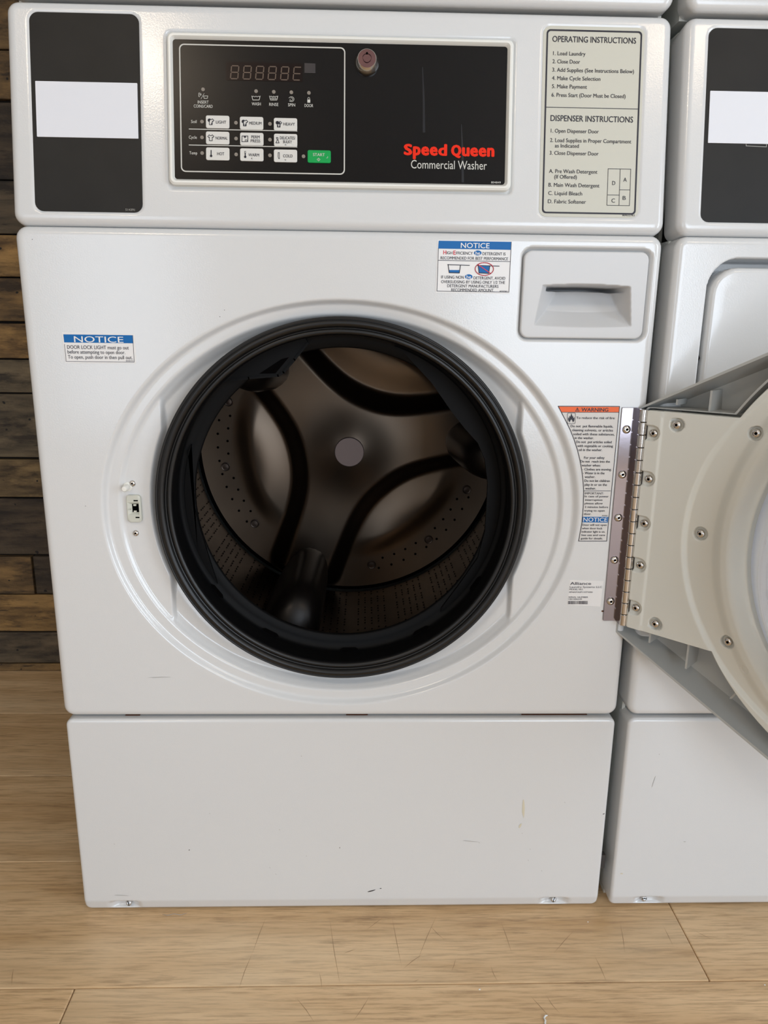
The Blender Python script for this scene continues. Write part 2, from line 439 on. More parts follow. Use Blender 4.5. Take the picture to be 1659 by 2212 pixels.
for k, (a, b) in enumerate(((-1.4, -.6), (.9, 2.3))):
    V, F = join([box_data(a, b, RY0-.09, RY0-.03, .1, .15), box_data(a, b, RY0-.09, RY0-.03, 2.05, 2.1), box_data(a, a+.05, RY0-.09, RY0-.03, .15, 2.05), box_data(b-.05, b, RY0-.09, RY0-.03, .15, 2.05), box_data((a+b)/2-.02, (a+b)/2+.02, RY0-.09, RY0-.03, .15, 2.05)])
    wf = mesh('window_%d' % (k+1), V, F, M['window'], kind='structure')
    box('pane', (a+.05, (a+b)/2-.02, RY0-.065, RY0-.06, .15, 2.05), M['glass'], wf)
    box('pane', ((a+b)/2+.02, b-.05, RY0-.065, RY0-.06, .15, 2.05), M['glass'], wf)
box('ceiling', (RX0, RX1, RY0, WY+.1, RZ, RZ+.08), M['ceil'], kind='structure')
def ceiling_light(x, y, label, power, col=(1, .86, .70)):
    t = thing('ceiling_light', label, 'light', (x, y, RZ-.03), 'ceiling panels behind the camera')
    V, F = join([box_data(x-.32, x+.32, y-.32, y-.29, RZ-.035, RZ-.001), box_data(x-.32, x+.32, y+.29, y+.32, RZ-.035, RZ-.001), box_data(x-.32, x-.29, y-.29, y+.29, RZ-.035, RZ-.001), box_data(x+.29, x+.32, y-.29, y+.29, RZ-.035, RZ-.001)])
    mesh('frame', V, F, M['lamp_frame'], t)
    box('diffuser', (x-.29, x+.29, y-.29, y+.29, RZ-.02, RZ-.012), M['lamp'], t)
    area('lamp_light', (x, y, RZ-.04), (x, y, 0), .40, .40, power, col)
ceiling_light(-.66, -2.32, 'square warm ceiling light panel left of the camera', 16)
ceiling_light(1.7, -2.1, 'square warm ceiling light panel right of the camera', 6)

# ------------------------------------------------------------------ washer
W = .683
CX, CZ = .3409, .5525-.1534+.1534
CZ = .5525
EZ = .5433      # centre of the pressed oval
washer = thing('washing_machine', 'white front loading washing machine with its round door standing open', 'washing machine', (W/2, .33, 0))

def washer_h(x, z):
    dx = x-.3408; dz = z-EZ
    q = np.sqrt((dx/.2745)**2+(dz/.2405)**2); d = (1-q)*.26
    r = np.hypot(x-CX, z-CZ)
    h = -.0060*ss(d, .0, .0075)
    lens = ss(np.abs(dx), .1990, .2040)*ss(r, .2170, .2215)
    h = h-.0040*ss(d, .0165, .0225)
    h = h-(1-lens)*(.0075*ss(d, .019, .030)+.004*ss(-r, -.230, -.212))
    s = rr_sdf(x, z, .5305, .6735, .7410, .8395, .012)
    h = h-.0075*ss(-s, 0, .0045)
    return h
fp = panel('front_panel', FRONT, 0, W, .2873, .8520, M['paint'], washer, rc=.013, R=.0085, depth=.03, h=washer_h,
           hole=lambda x, z: (np.hypot(x-CX, z-CZ) < .205) | ((np.abs(x-.6025) < .058) & (np.abs(z-.780) < .026)), res=.00125)
def lower_h(x, z):
    h = -.26*np.clip(.0195-z, 0, 1)
    for sx in (.0540, .6228):
        e = ss(-np.abs(x-sx), -.024, -.007)
        h = h-e*.0065*ss(-z, -.0205, -.013)*ss(z, .0045, .0075)
    return h
lp = panel('lower_panel', FRONT, .0015, W-.0012, .0035, .2835, M['paint'], washer, rc=.0085, R=.0042, depth=.03, h=lower_h, res=.0016)
for sx in (.0585, .6228):
    inst('screw', HEX, Frame((0, 0, 0), (1, 0, 0), (0, .45, .893), (0, -.893, .45)).mat4(0, 0, 0) @ Matrix.Identity(4), washer).matrix_basis = \
        Matrix.Translation((sx, .0068, .0118)) @ Matrix.Rotation(PI/2-.45, 4, 'X') @ Matrix.Rotation(1.9 if sx < .1 else 1.2, 4, 'Z')
# cabinet: open-fronted shell
def cabinet(x0, top, parent, y1=.688):
    a, b = x0+.003, x0+W-.003
    V, F = join([box_data(a, a+.004, .030, y1, 0, .85), box_data(b-.004, b, .030, y1, 0, .85), box_data(a, a+.004, .062, y1, .85, top), box_data(b-.004, b, .062, y1, .85, top), box_data(a+.004, b-.004, y1-.004, y1, 0, top),
                 box_data(a+.004, b-.004, .075, y1-.004, top-.004, top), box_data(a+.004, b-.004, .028, y1-.004, 0.0, .004)])
    return mesh('cabinet', V, F, M['body'], parent)
cabinet(0, 1.064, washer)
def ctl_h(x, z):
    h = -.0013*ss(-rr_sdf(x, z, .0222, .1362, .0120, .2112, .010), 0, .0025)
    h = h-.0013*ss(-rr_sdf(x, z, .5462, .6552, .0150, .2098, .010), 0, .0025)
    h = h-.0030*ss(-rr_sdf(x, z, .1605, .5200, .0375, .1945, .006), 0, .003)
    return h
cp = panel('control_panel', CTL, 0, W, .0012, .2215, M['paint'], washer, rc=.012, R=.0090, depth=.028, h=ctl_h, res=.0016)

def rrect_part(name, fr, x0, x1, z0, z1, r, n0, n1, m, parent, bev=0, **kw):
    return prism(name, fr, rr_pts(x0, x1, z0, z1, r), n0, n1, m, parent, bev, **kw)
lab = rrect_part('black_label', CTL, .0240, .1343, .0140, .2094, .009, -.0014, -.0006, M['black_label'], washer)
V, F = texts(CTL, (0, 0), 2.9625, [('514391', 802, 862, 1341)], 14, -.0004); mesh('lettering', V, F, M['print_grey'], lab)
card = rrect_part('paper_card', CTL, .0285, .1315, .0877, .1422, .0006, -.0006, .0003, M['card'], None)
card['label'] = 'blank white paper card taped across the black label of the left washer'; card['category'] = 'card'

# bezel
ol = rr_pts(.1632, .5168, .0415, .1908, .006, 6)
rings = [(ol, -.003), (ol, .0035), (rr_pts(.1650, .5150, .0433, .1890, .005), .0052), (rr_pts(.1668, .5132, .0450, .1872, .004), .0052), (rr_pts(.1685, .5108, .0475, .1850, .003), .0022), (rr_pts(.1688, .5105, .0478, .1847, .003), .0005)]
VV = []; FF = []
k = len(ol)
for pts, n in rings: a = np.array(pts); VV.append(CTL.map(a[:, 0], a[:, 1], n))
for r in range(len(rings)-1):
    for i in range(k): j = (i+1) % k; FF.append([r*k+i, r*k+j, (r+1)*k+j, (r+1)*k+i])
bez = mesh('bezel', np.concatenate(VV), FF, M['bezel'], washer, smooth=True)
ov = rrect_part('control_overlay', CTL, .1686, .5107, .0476, .1849, .003, -.002, .0018, M['overlay'], washer)
NO = .0021
R2 = (360, 70); S2 = 4.1475; z2 = Z(CTL, R2, S2)
rows = [('INSERT', 282, 380, 632), ('COINS/CARD', 247, 416, 668), ('WASH', 765, 846, 648), ('RINSE', 921, 1003, 653), ('SPIN', 1089, 1153, 657), ('DOOR', 1237, 1314, 663),
        ('Soil', 223, 273, 806), ('Cycle', 203, 275, 946), ('Temp', 208, 278, 1086)]
L = [texts(CTL, R2, S2, rows, 26, NO, .01)]
L.append(band_data(CTL, rr_pts(.1750, .3440, .0548, .1806, .005), rr_pts(.1762, .3428, .0560, .1794, .004), NO-.0002, NO))
for a, b in (((205, 873), (1170, 905)), ((205, 1016), (1170, 1046))):
    p0 = z2(*a); p1 = z2(*b); L.append(stroke_data(CTL, [p0, (p1[0], p0[1])], .0008, NO))
def icon(pts, w=3.0, closed=False): L.append(stroke_data(CTL, [z2(*p) for p in pts], w/S2*.00048, NO, closed))
for cx_ in (803, 961):      # tub symbols
    icon([(cx_-37, 578), (cx_-28, 614), (cx_+28, 614), (cx_+37, 578)], 5); icon([(cx_-34, 586), (cx_-22, 580), (cx_-11, 587), (cx_, 580), (cx_+11, 587), (cx_+22, 580), (cx_+34, 586)], 4)
for q in (-14, 0, 14): icon([(961+q, 588), (961+q, 612)], 3)
icon([(936, 600), (986, 600)], 3)
icon([(1119+24*math.cos(t), 607+22*math.sin(t)) for t in np.linspace(-2.6, 2.4, 16)], 4); icon([(1119+13*math.cos(t), 607+12*math.sin(t)) for t in np.linspace(-2, 3, 12)], 4)
L.append(poly_data(CTL, [z2(*p) for p in ((1262, 638), (1288, 638), (1288, 610), (1262, 610))], NO))
icon([(1275+9*math.cos(t), 606+16*math.sin(t)) for t in np.linspace(PI, 2*PI, 10)], 4)
icon([(302, 552), (292, 552), (292, 584), (302, 584)], 4); icon([(308+5*math.cos(t), 565+8*math.sin(t)) for t in np.linspace(0, 6.2, 10)], 5)
icon([(312, 604), (340, 556)], 3); icon([(334, 578), (340, 600), (368, 600), (373, 578), (334, 578)], 4)
V, F = join(L); mesh('lettering', V, F, M['print_white'], ov, label='light grey printed words, lines and symbols')
rows = []
for ch, a, b in (('S', 547, 624), ('p', 629, 699), ('e', 703, 775), ('e', 779, 851), ('d', 855, 935), ('Q', 970, 1062), ('u', 1067, 1136), ('e', 1140, 1212), ('e', 1216, 1286), ('n', 1291, 1358)):
    C_ = 86 if ch in 'SQ' else (92 if ch == 'd' else 102)
    rows.append((ch, a, b, 1099+.02*(a-545)-C_/2, C_, .105 if ch in 'SQ' else .085))
V, F = texts(CTL, (740, 70), S2, rows, 92, NO, .05); mesh('lettering', V, F, M['red'], ov, label='bold red lettering')
V, F = texts(CTL, (740, 70), S2, [('Commercial Washer', 612, 1290, 1187, 72), ('804849', 1328, 1414, 1350, 17)], 72, NO, 0); mesh('lettering', V, F, M['print_white'], ov, label='thin light lettering under the red')
for (a, b, c, d) in ((715, 318, 738, 905), (1062, 830, 1100, 1350)):   # dried drips
    z3 = Z(CTL, (740, 70), S2); p = [z3(a-3, b), z3(a+4, b), z3(a+20, (b+d)/2), z3(a+24, d), z3(a+2, d), z3(a+2, (b+d)/2)]
    V, F = poly_data(CTL, p[::-1], NO-.0001); mesh('dried_drip', V, F, mat('drip_film', (34, 34, 37), .4, spec=.25), ov)
# display window, digits
dw = rrect_part('display_window', CTL, .2222, .3003, .1460, .1642, .0015, .0010, .0020, M['display'], washer)
L = []
for k in range(6):
    x0 = .2268+k*.01275; x1 = x0+.0074; zb, zt = .1476, .1602; w = .0011; sl = .10
    g = lambda x, z: (x+(z-zb)*sl, z)
    zm = (zb+zt)/2; e = .0008
    segs = [((x0+e, zt), (x1-e, zt)), ((x0+e, zm), (x1-e, zm)), ((x0+e, zb), (x1-e, zb)), ((x0, zb+e), (x0, zm-e)), ((x0, zm+e), (x0, zt-e)), ((x1, zb+e), (x1, zm-e)), ((x1, zm+e), (x1, zt-e))]
    if k == 5: segs = segs[:5]
    for a, b in segs: L.append(stroke_data(CTL, [g(*a), g(*b)], w, .0022))
V, F = join(L); mesh('segment_digits', V, F, M['segment'], dw)
box_p = [z2(*p) for p in ((1236, 372), (1334, 375), (1334, 288), (1236, 284))]
V, F = poly_data(CTL, box_p, NO); mesh('sensor_window', V, F, mat('sensor_film', (48, 44, 46), .3), ov)
# leds
LEDM = prism_data(Frame((0, 0, 0), (1, 0, 0), (0, 1, 0), (0, 0, 1)), circ_pts(0, 0, .00185, 14), -.0005, .0003)
lme = bpy.data.meshes.new('indicator_light'); lme.from_pydata(LEDM[0].tolist(), [], LEDM[1]); lme.materials.append(M['led'])
for X, Y in [(330, 520), (804, 536), (962, 542), (1119, 546), (1276, 551), (321, 808), (624, 818), (928, 828), (321, 949), (625, 959), (928, 969), (322, 1089), (626, 1101), (928, 1109), (1228, 1118)]:
    u, v = z2(X, Y); inst('indicator_light', lme, CTL.mat4(u, v, NO), washer)
# buttons
shirt = [(-26, -12), (-14, -26), (-6, -20), (6, -20), (14, -26), (28, -12), (18, -2), (13, -6), (13, 26), (-12, 26), (-12, -6), (-18, -2)]
def button(cx_, cy_, words, kind_, mb='button', green=False):
    u, v = z2(cx_, cy_); hw, hh = .0120, .0063
    b = rrect_part('start_button' if green else 'button', CTL, u-hw, u+hw, v-hh, v+hh, .0018, .001, .0028, M['green' if green else 'button'], washer, bev=.0003)
    n = .0031; L = [texts(CTL, R2, S2, words, 25, n, .012)]
    ink = M['ink']
    def ic(pts, w=5, closed=True): L.append(stroke_data(CTL, [z2(*p) for p in pts], w/S2*.00048, n, closed))
    ix, iy = cx_-60, cy_
    if kind_ == 'shirt': ic([(ix+a, iy+b_) for a, b_ in shirt])
    elif kind_ in ('light', 'medium', 'heavy'):
        ic([(ix+a, iy+b_) for a, b_ in shirt]); ic([(ix-22, iy-22), (ix-6, iy-24), (ix-14, iy-6)], 8)
        L.append(poly_data(CTL, [z2(ix+a, iy+b_) for a, b_ in ((2, 25), (12, 25), (12, 5), (6, 8))], n))
        if kind_ != 'light': L.append(poly_data(CTL, [z2(ix+a, iy+b_) for a, b_ in ((-11, 24), (-3, 24), (-4, 8), (-11, 2))], n))
        if kind_ == 'heavy': L.append(poly_data(CTL, [z2(ix+a, iy+b_) for a, b_ in ((-12, 0), (12, 2), (12, -20), (-12, -20))], n))
    elif kind_ == 'press':
        ic([(ix-28, iy+24), (ix-26, iy-26), (ix+26, iy-26), (ix+26, iy+24)]); ic([(ix+2, iy+24), (ix+2, iy+8), (ix+18, iy+8), (ix+18, iy+24)], 4)
        L.append(poly_data(CTL, [z2(ix+a, iy+b_) for a, b_ in ((0, -6), (10, -16), (8, -26), (-8, -26), (-10, -16))], n))
    elif kind_ == 'dress': ic([(ix-26, iy+26), (ix-14, iy), (ix-22, iy-22), (ix-8, iy-22), (ix-6, iy+2), (ix+2, iy+26)])
    elif kind_ in ('hot', 'warm', 'cold'):
        if kind_ == 'cold': ic([(ix-2, iy+22), (ix-5, iy+10), (ix-5, iy-28), (ix+6, iy-28), (ix+6, iy+10), (ix+8, iy+22), (ix+3, iy+28)], 4)
        else:
            ic([(ix+2, iy-30 if kind_ == 'hot' else iy-12), (ix+2, iy+20)], 9, False); L.append(poly_data(CTL, [z2(*p) for p in circ_pts(ix+2, iy+20, 11, 12)][::-1], n))
            if kind_ == 'warm': ic([(ix-3, iy-12), (ix-3, iy-30), (ix+7, iy-30), (ix+7, iy-12)], 3, False)
    elif kind_ == 'start': ic([(cx_-5, cy_+14), (cx_+9, cy_+28), (cx_-5, cy_+42), (cx_-19, cy_+28)], 3); ic([(cx_-5, cy_+20), (cx_-5, cy_+36)], 3, False); ic([(cx_+76, cy_), (cx_+76, cy_+14), (cx_+64, cy_+14)], 3, False)
    for (k_, pts) in (('warm', [(4, 28), (-3, 34), (4, 40)]), ('cold', [(-6, 34), (0, 40), (6, 34)]), ('dress', [(-6, 46), (0, 40), (6, 46)])):
        if k_ == kind_: ic([(cx_+a, cy_+b_) for a, b_ in pts], 3, False)
    V, F = join(L); mesh('lettering', V, F, M['print_white'] if green else ink, b)
button(461, 812, [('LIGHT', 447, 538, 814)], 'light'); button(764, 823, [('MEDIUM', 744, 853, 824)], 'medium'); button(1067, 834, [('HEAVY', 1049, 1152, 832)], 'heavy')
button(461, 955, [('NORMAL', 444, 551, 957)], 'shirt'); button(766, 965, [('PERM', 763, 837, 947), ('PRESS', 757, 842, 982)], 'press'); button(1068, 975, [('DELICATES/', 1018, 1155, 955), ('BULKY', 1047, 1125, 990)], 'dress')
button(462, 1097, [('HOT', 458, 521, 1097)], 'hot'); button(766, 1105, [('WARM', 737, 833, 1107)], 'warm'); button(1067, 1115, [('COLD', 1046, 1131, 1116)], 'cold')
button(1368, 1121, [('START', 1313, 1418, 1105)], 'start', green=True)
# key lock
def local_lathe(prof, k=32):
    V = []; F = []; p = len(prof)
    for i in range(k):
        t = 2*PI*i/k
        for r, h in prof: V.append((r*math.cos(t), r*math.sin(t), h))
    for i in range(k):
        j = (i+1) % k
        for a in range(p-1): F.append([i*p+a, j*p+a, j*p+a+1, i*p+a+1])
    return V, F
def local_part(name, prof, m, mw, parent, k=32, **kw):
    V, F = local_lathe(prof, k); me = bpy.data.meshes.new(name); me.from_pydata(V, [], F); me.materials.append(m)
    me.polygons.foreach_set('use_smooth', [True]*len(me.polygons))
    try: me.set_sharp_from_angle(angle=math.radians(35))
    except Exception: pass
    return inst(name, me, mw, parent, **kw)
ku, kv = .3662, .1658
kl = local_part('key_lock', [(.0128, 0), (.0128, .0022), (.0120, .0038), (.0098, .0088), (.0090, .0096)], M['chrome'], CTL.mat4(ku, kv, .0018), washer)
kp = local_part('key_plug', [(.0090, .0094), (.0048, .0096), (.0046, .0086), (.0040, .0086), (.0038, .0098), (.0001, .0098)], mat('bronzed_steel', (118, 88, 88), .3, .9), Matrix(), kl)
kp.matrix_parent_inverse = Matrix()
kme = prism_data(Frame((0, 0, 0), (1, 0, 0), (0, 1, 0), (0, 0, 1)), [(-.0009, .0036), (.0009, .0036), (.0009, .0058), (-.0009, .0058)], .0090, .0100)
me = bpy.data.meshes.new('keyway'); me.from_pydata(kme[0].tolist(), [], kme[1]); me.materials.append(M['dark'])
o = bpy.data.objects.new('keyway', me); COL.objects.link(o); o.parent = kl

# instruction label
il = rrect_part('instruction_label', CTL, .5480, .6535, .0170, .2078, .008, -.0014, -.0005, M['grey_label'], washer)
R4 = (1140, 20); S4 = 3.1965; z4 = Z(CTL, R4, S4); NI = -.0002
rows = [('OPERATING INSTRUCTIONS', 171, 750, 203, 38, .02), ('1. Load Laundry', 176, 400, 302), ('2. Close Door', 172, 362, 358), ('3. Add Supplies (See Instructions Below)', 170, 735, 416), ('4. Make Cycle Selection', 168, 503, 473), ('5. Make Payment', 168, 410, 530), ('6. Press Start (Door Must be Closed)', 165, 677, 589),
        ('DISPENSER INSTRUCTIONS', 158, 729, 750, 38, .02), ('1. Open Dispenser Door', 160, 492, 837), ('2. Load Supplies in Proper Compartment', 155, 716, 902), ('as Indicated', 188, 354, 940), ('3. Close Dispenser Door', 152, 490, 990),
        ('A. Pre Wash Detergent', 148, 482, 1116), ('(If Offered)', 184, 340, 1155), ('B. Main Wash Detergent', 144, 496, 1211), ('C. Liquid Bleach', 142, 377, 1268), ('D. Fabric Softener', 140, 403, 1325), ('804327R1', 654, 738, 1421, 13),
        ('D', 584, 606, 1199, 26), ('A', 661, 685, 1176, 26), ('C', 579, 603, 1320, 26), ('B', 656, 678, 1302, 26)]
L = [texts(CTL, R4, S4, rows, 25, NI, .016)]
L.append(band_data(CTL, rr_pts(.5513, .6508, .0203, .2042, .004), rr_pts(.5529, .6492, .0219, .2026, .003), NI-.0002, NI))
p0 = z4(128, 675); p1 = z4(769, 684); L.append(stroke_data(CTL, [p0, (p1[0], p0[1])], .0006, NI))
bx0, bx1, bz0, bz1 = .6200, .6440, .0295, .0666
for a, b in (((bx0, bz0), (bx1, bz0)), ((bx0, bz1), (bx1, bz1)), ((bx0, bz0), (bx0, bz1)), ((bx1, bz0), (bx1, bz1)), ((.6328, bz0), (.6328, bz1)), ((bx0, .0400), (.6328, .0400)), ((.6328, .0455), (bx1, .0455))):
    L.append(stroke_data(CTL, [a, b], .0005, NI))
V, F = join(L); mesh('lettering', V, F, M['ink'], il)

# drawer (detergent dispenser)
def drawer_h(x, z):
    xc = .6025
    zt = .7995+.0022*(1-((x-xc)/.05)**2)
    zb = .7580-.0015*(1-((x-xc)/.053)**2)
    xl = .5492+(z-.758)*.16; xr = .6556-(z-.758)*.10
    dl = (x-xl); dr = (xr-x); db = (z-zb); dt = (zt-z)
    D = .021+.75*np.clip(z-.774, 0, 1)
    dep = np.minimum.reduce([np.clip(dl, 0, 1)*1.5, np.clip(dr, 0, 1)*3.2, np.clip(db, 0, 1)*1.25, np.clip(dt, 0, 1)*12, D+0*x])
    # shadow gap under the pull lip
    return -dep-.035*ss(dep, .010, .020)*ss(z, zt-.0062, zt-.0045)
dh = lambda x, z: drawer_h(x, z)
dr_ = panel('dispenser_drawer', FRONT, .5345, .6690, .7448, .8352, M['paint2'], washer, rc=.009, R=.0018, depth=.006, h=dh, res=.0008, base=-.0002)

# stickers on the front ------------------------------------------------
def sticker(name, pts, n0, n1, m): return prism(name, FRONT, pts, n0, n1, m, washer)
def rc4(x0, x1, z0, z1): return [(x0, z0), (x1, z0), (x1, z1), (x0, z1)]
zz = Z(FRONT, (100, 640), 4.1475)
n1l = sticker('notice_sticker', [zz(172, 600), zz(806, 603), zz(796, 336), zz(140, 322)], 0, .0003, M['white_label'])
a = zz(155, 342); b = zz(776, 421)
V, F = poly_data(FRONT, [zz(162, 413), zz(778, 421), zz(773, 349), zz(154, 341)], .0005); mesh('blue_band', V, F, M['blue'], n1l)
V, F = join([texts(FRONT, (100, 640), 4.1475, [('NOTICE', 250, 692, 384, 52)], 52, .0007)]); mesh('lettering', V, F, M['white_label'], n1l, label='white lettering on blue')
L = [texts(FRONT, (100, 640), 4.1475, [('DOOR LOCK LIGHT must go out', 188, 740, 454), ('before attempting to open door.', 192, 708, 497), ('To open, push door in then pull out.', 196, 772, 542), ('802001R1', 715, 780, 578, 10)], 31, .0006)]
L.append(stroke_data(FRONT, [zz(165, 430), zz(180, 583), zz(789, 590), zz(776, 350)], .0004, .0006)); V, F = join(L); mesh('lettering', V, F, M['ink_worn'], n1l)
zz = Z(FRONT, (920, 500), 3.19); RG = (920, 500)
n2l = sticker('notice_sticker', [zz(66, 422), zz(576, 430), zz(594, 66), zz(80, 58)], 0, .0003, M['white_label'])
V, F = poly_data(FRONT, [zz(84, 118), zz(586, 127), zz(589, 72), zz(88, 64)], .0005); mesh('blue_band', V, F, M['blue'], n2l)
V, F = texts(FRONT, RG, 3.19, [('NOTICE', 240, 438, 96, 33, .02)], 33, .0007); mesh('lettering', V, F, M['white_label'], n2l, label='white lettering on blue')
L = [texts(FRONT, RG, 3.19, [('IGH', 143, 182, 147), ('FFICIENCY', 208, 323, 149), ('DETERGENT IS', 390, 549, 153), ('RECOMMENDED FOR BEST PERFORMANCE', 101, 566, 182), ('IF USING NON', 105, 261, 314), ('DETERGENT, AVOID', 328, 547, 320),
     ('OVERSUDSING BY USING ONLY 1/2 THE', 105, 545, 346), ('DETERGENT MANUFACTURERS', 147, 500, 374), ('RECOMMENDED AMOUNT.', 175, 469, 402), ('802074R1', 508, 562, 412, 9)], 19, .0006, .012)]
L.append(stroke_data(FRONT, [zz(86, 118), zz(76, 411), zz(571, 418), zz(588, 72)], .0005, .0006)); L.append(stroke_data(FRONT, [zz(84, 199), zz(582, 208)], .0005, .0006))
L.append(stroke_data(FRONT, [zz(153, 228), zz(160, 284), zz(230, 286), zz(238, 232)], .0008, .0007)); L.append(stroke_data(FRONT, [zz(150, 229), zz(300, 234)], .0007, .0007))
L.append(stroke_data(FRONT, [zz(360, 234), zz(366, 286), zz(432, 289), zz(440, 238)], .0008, .0007)); L.append(stroke_data(FRONT, [zz(355, 234), zz(505, 239)], .0007, .0007))
V, F = join(L); mesh('lettering', V, F, M['ink'], n2l)
L = [poly_data(FRONT, [zz(162, 282), zz(228, 284), zz(232, 266), zz(159, 266)], .00065), poly_data(FRONT, [zz(368, 284), zz(430, 287), zz(437, 240), zz(363, 236)], .00065)]
for X, Y in ((357, 148), (295, 312)): L.append(poly_data(FRONT, [zz(*p) for p in circ_pts(X, Y, 26, 20, rz=17)][::-1], .0006))
V, F = join(L); mesh('blue_symbols', V, F, M['blue'], n2l)
for row in (('he', 341, 373, 149, 22), ('he', 279, 311, 313, 22)):
    V, F = texts(FRONT, RG, 3.19, [row], 22, .0008, .02); mesh('lettering', V, F, M['white_label'], n2l, label='white letters in a blue oval')
for row in (('H', 120, 140, 144, 26, .03), ('E', 189, 206, 146, 26, .03)):
    V, F = texts(FRONT, RG, 3.19, [row], 26, .0006); mesh('lettering', V, F, M['red2'], n2l, label='red initial letter')
V, F = join([stroke_data(FRONT, [zz(*p) for p in circ_pts(402, 259, 63, 30, rz=44)], .0008, .0009, True), stroke_data(FRONT, [zz(358, 228), zz(446, 290)], .0008, .0009)])
mesh('prohibition_sign', V, F, M['red2'], n2l)

zw = Z(FRONT, (1180, 860), 5.925); RW = (1180, 860)
wpts = [(152, 103), (200, 195), (250, 290), (310, 415), (355, 530), (395, 650), (430, 790), (455, 930), (470, 1060), (478, 1190), (472, 1400), (455, 1600), (413, 1828), (772, 1828), (937, 105)]
wl = sticker('warning_sticker', [zw(*p) for p in wpts], 0, .0003, M['clear_label'])
V, F = poly_data(FRONT, [zw(*p) for p in ((157, 108), (195, 178), (925, 180), (931, 112))], .0005); mesh('orange_band', V, F, M['orange'], wl)
V, F = poly_data(FRONT, [zw(*p) for p in ((466, 1518), (462, 1588), (786, 1592), (795, 1519))], .0005); mesh('blue_band', V, F, M['blue'], wl)
V, F = texts(FRONT, RW, 5.925, [('NOTICE', 472, 778, 1553, 52, .01)], 52, .0007); mesh('lettering', V, F, M['white_label'], wl, label='white lettering on blue')
rows = [('WARNING', 447, 793, 146, 44, .035), ('To reduce the risk of fire:', 383, 880, 250, 28), ('Do not  put flammable liquids,', 310, 853, 356), ('cleaning solvents, or articles', 328, 853, 407), ('soiled with these substances,', 343, 872, 458), ('in the washer.', 362, 607, 507),
        ('Do not  put articles soiled', 380, 836, 558), ('with vegetable or cooking', 395, 853, 609), ('oil in the washer.', 412, 715, 660), ('For your safety', 482, 745, 760), ('Do not  reach into the', 435, 813, 808), ('washer when:', 452, 693, 858),
        ('- Clothes are moving.', 460, 835, 909), ('- Water is in the', 467, 745, 957), ('washer.', 490, 625, 1005), ('Do not let children', 487, 812, 1055), ('play in or on the', 490, 775, 1105), ('washer.', 498, 633, 1153),
        ('IMPORTANT:', 492, 733, 1217, 27, .012), ('In case of power', 490, 797, 1255, 25), ('interruption', 497, 717, 1300, 25), ('please allow', 490, 722, 1345, 25), ('2 minutes before', 490, 790, 1391, 25), ('trying to open', 485, 747, 1437, 25), ('door.', 480, 575, 1480, 25), ('802001', 712, 782, 1501, 12),
        ('Door will not open', 460, 770, 1620, 24), ('when door lock', 455, 717, 1664, 24), ('indicator light is on.', 450, 752, 1707, 24), ('See use and care', 445, 750, 1750, 24), ('guide for details.', 440, 722, 1793, 24)]
L = [texts(FRONT, RW, 5.925, rows, 30, .0007, .03)]
L.append(stroke_data(FRONT, [zw(*p) for p in wpts], .0007, .0006, True)); L.append(stroke_data(FRONT, [zw(480, 1187), zw(820, 1187)], .0005, .0006)); L.append(stroke_data(FRONT, [zw(195, 180), zw(925, 181)], .0005, .0006))
L.append(stroke_data(FRONT, [zw(*p) for p in ((372, 166), (420, 166), (396, 124))], .0005, .0007, True)); L.append(stroke_data(FRONT, [zw(396, 136), zw(396, 158)], .0006, .0007))
L.append(stroke_data(FRONT, [zw(*p) for p in ((270, 200), (280, 190), (364, 190), (372, 198), (368, 318), (358, 326), (278, 326), (268, 316))], .0004, .0007, True))
fl = [(296, 310), (278, 280), (280, 240), (292, 262), (296, 222), (306, 240), (320, 192), (334, 236), (340, 222), (346, 258), (360, 240), (358, 284), (340, 312), (334, 290), (318, 268), (304, 292)]
V, F = poly_data(FRONT, [zw(*p) for p in fl][::-1], .0007); L.append((V, F))
V, F = join(L); mesh('lettering', V, F, M['ink'], wl)
zs_ = Z(FRONT, (1180, 1180), 5.53); RS = (1180, 1180)
sl_ = sticker('serial_sticker', [zs_(250, 700), zs_(645, 720), zs_(684, 412), zs_(280, 402)], 0, .0003, M['white_label'])
rows = [('Alliance', 285, 535, 442, 34, .03), ('Laundry Systems LLC', 280, 665, 484, 22), ('MODEL NO.', 275, 440, 513, 19, .015), ('SFNNYASP115TW01', 272, 552, 546, 19, .015), ('SERIAL NUMBER', 265, 498, 606, 18, .015), ('1001006549', 265, 425, 630, 17, .015)]
L = [texts(FRONT, RS, 5.53, rows, 20, .0006)]
xb = 258
while xb < 492:
    w = random.choice([3, 4, 6, 8]); L.append(poly_data(FRONT, [zs_(xb, 690), zs_(xb+w, 691), zs_(xb+w, 652), zs_(xb, 651)], .0006)); xb += w+random.choice([3, 4, 6])
V, F = join(L); mesh('lettering', V, F, M['ink_worn'], sl_)

# latch side -----------------------------------------------------------
LN = -.0100
for x_, z_ in ((.1013, .5775), (.1010, .5185)): inst('screw', SCREW_S, FRONT.mat4(x_, z_, LN), washer)
local_part('door_switch_collar', [(.0052, -.001), (.0052, .0012), (.0046, .0016), (.0001, .0016)], M['pin'], FRONT.mat4(.0958, .5738, LN), washer, 20, label='white collar of the door switch')
local_part('door_switch_pin', [(.0034, 0), (.0034, .0125), (.0026, .0138), (.0001, .0140)], M['pin'], FRONT.mat4(.0958, .5738, LN), washer, 20)
x0, x1, z0, z1 = .0938, .1100, .5325, .5645
op = rr_pts(x0, x1, z0, z1, .0035, 4); ip = rr_pts(x0+.0012, x1-.0022, z0+.0085, z1-.0085, .0001, 4); bp_ = rr_pts(x0+.0055, x1-.0022, z0+.0115, z1-.0110, .0001, 4)
VV = []; FF = []; k = len(op)
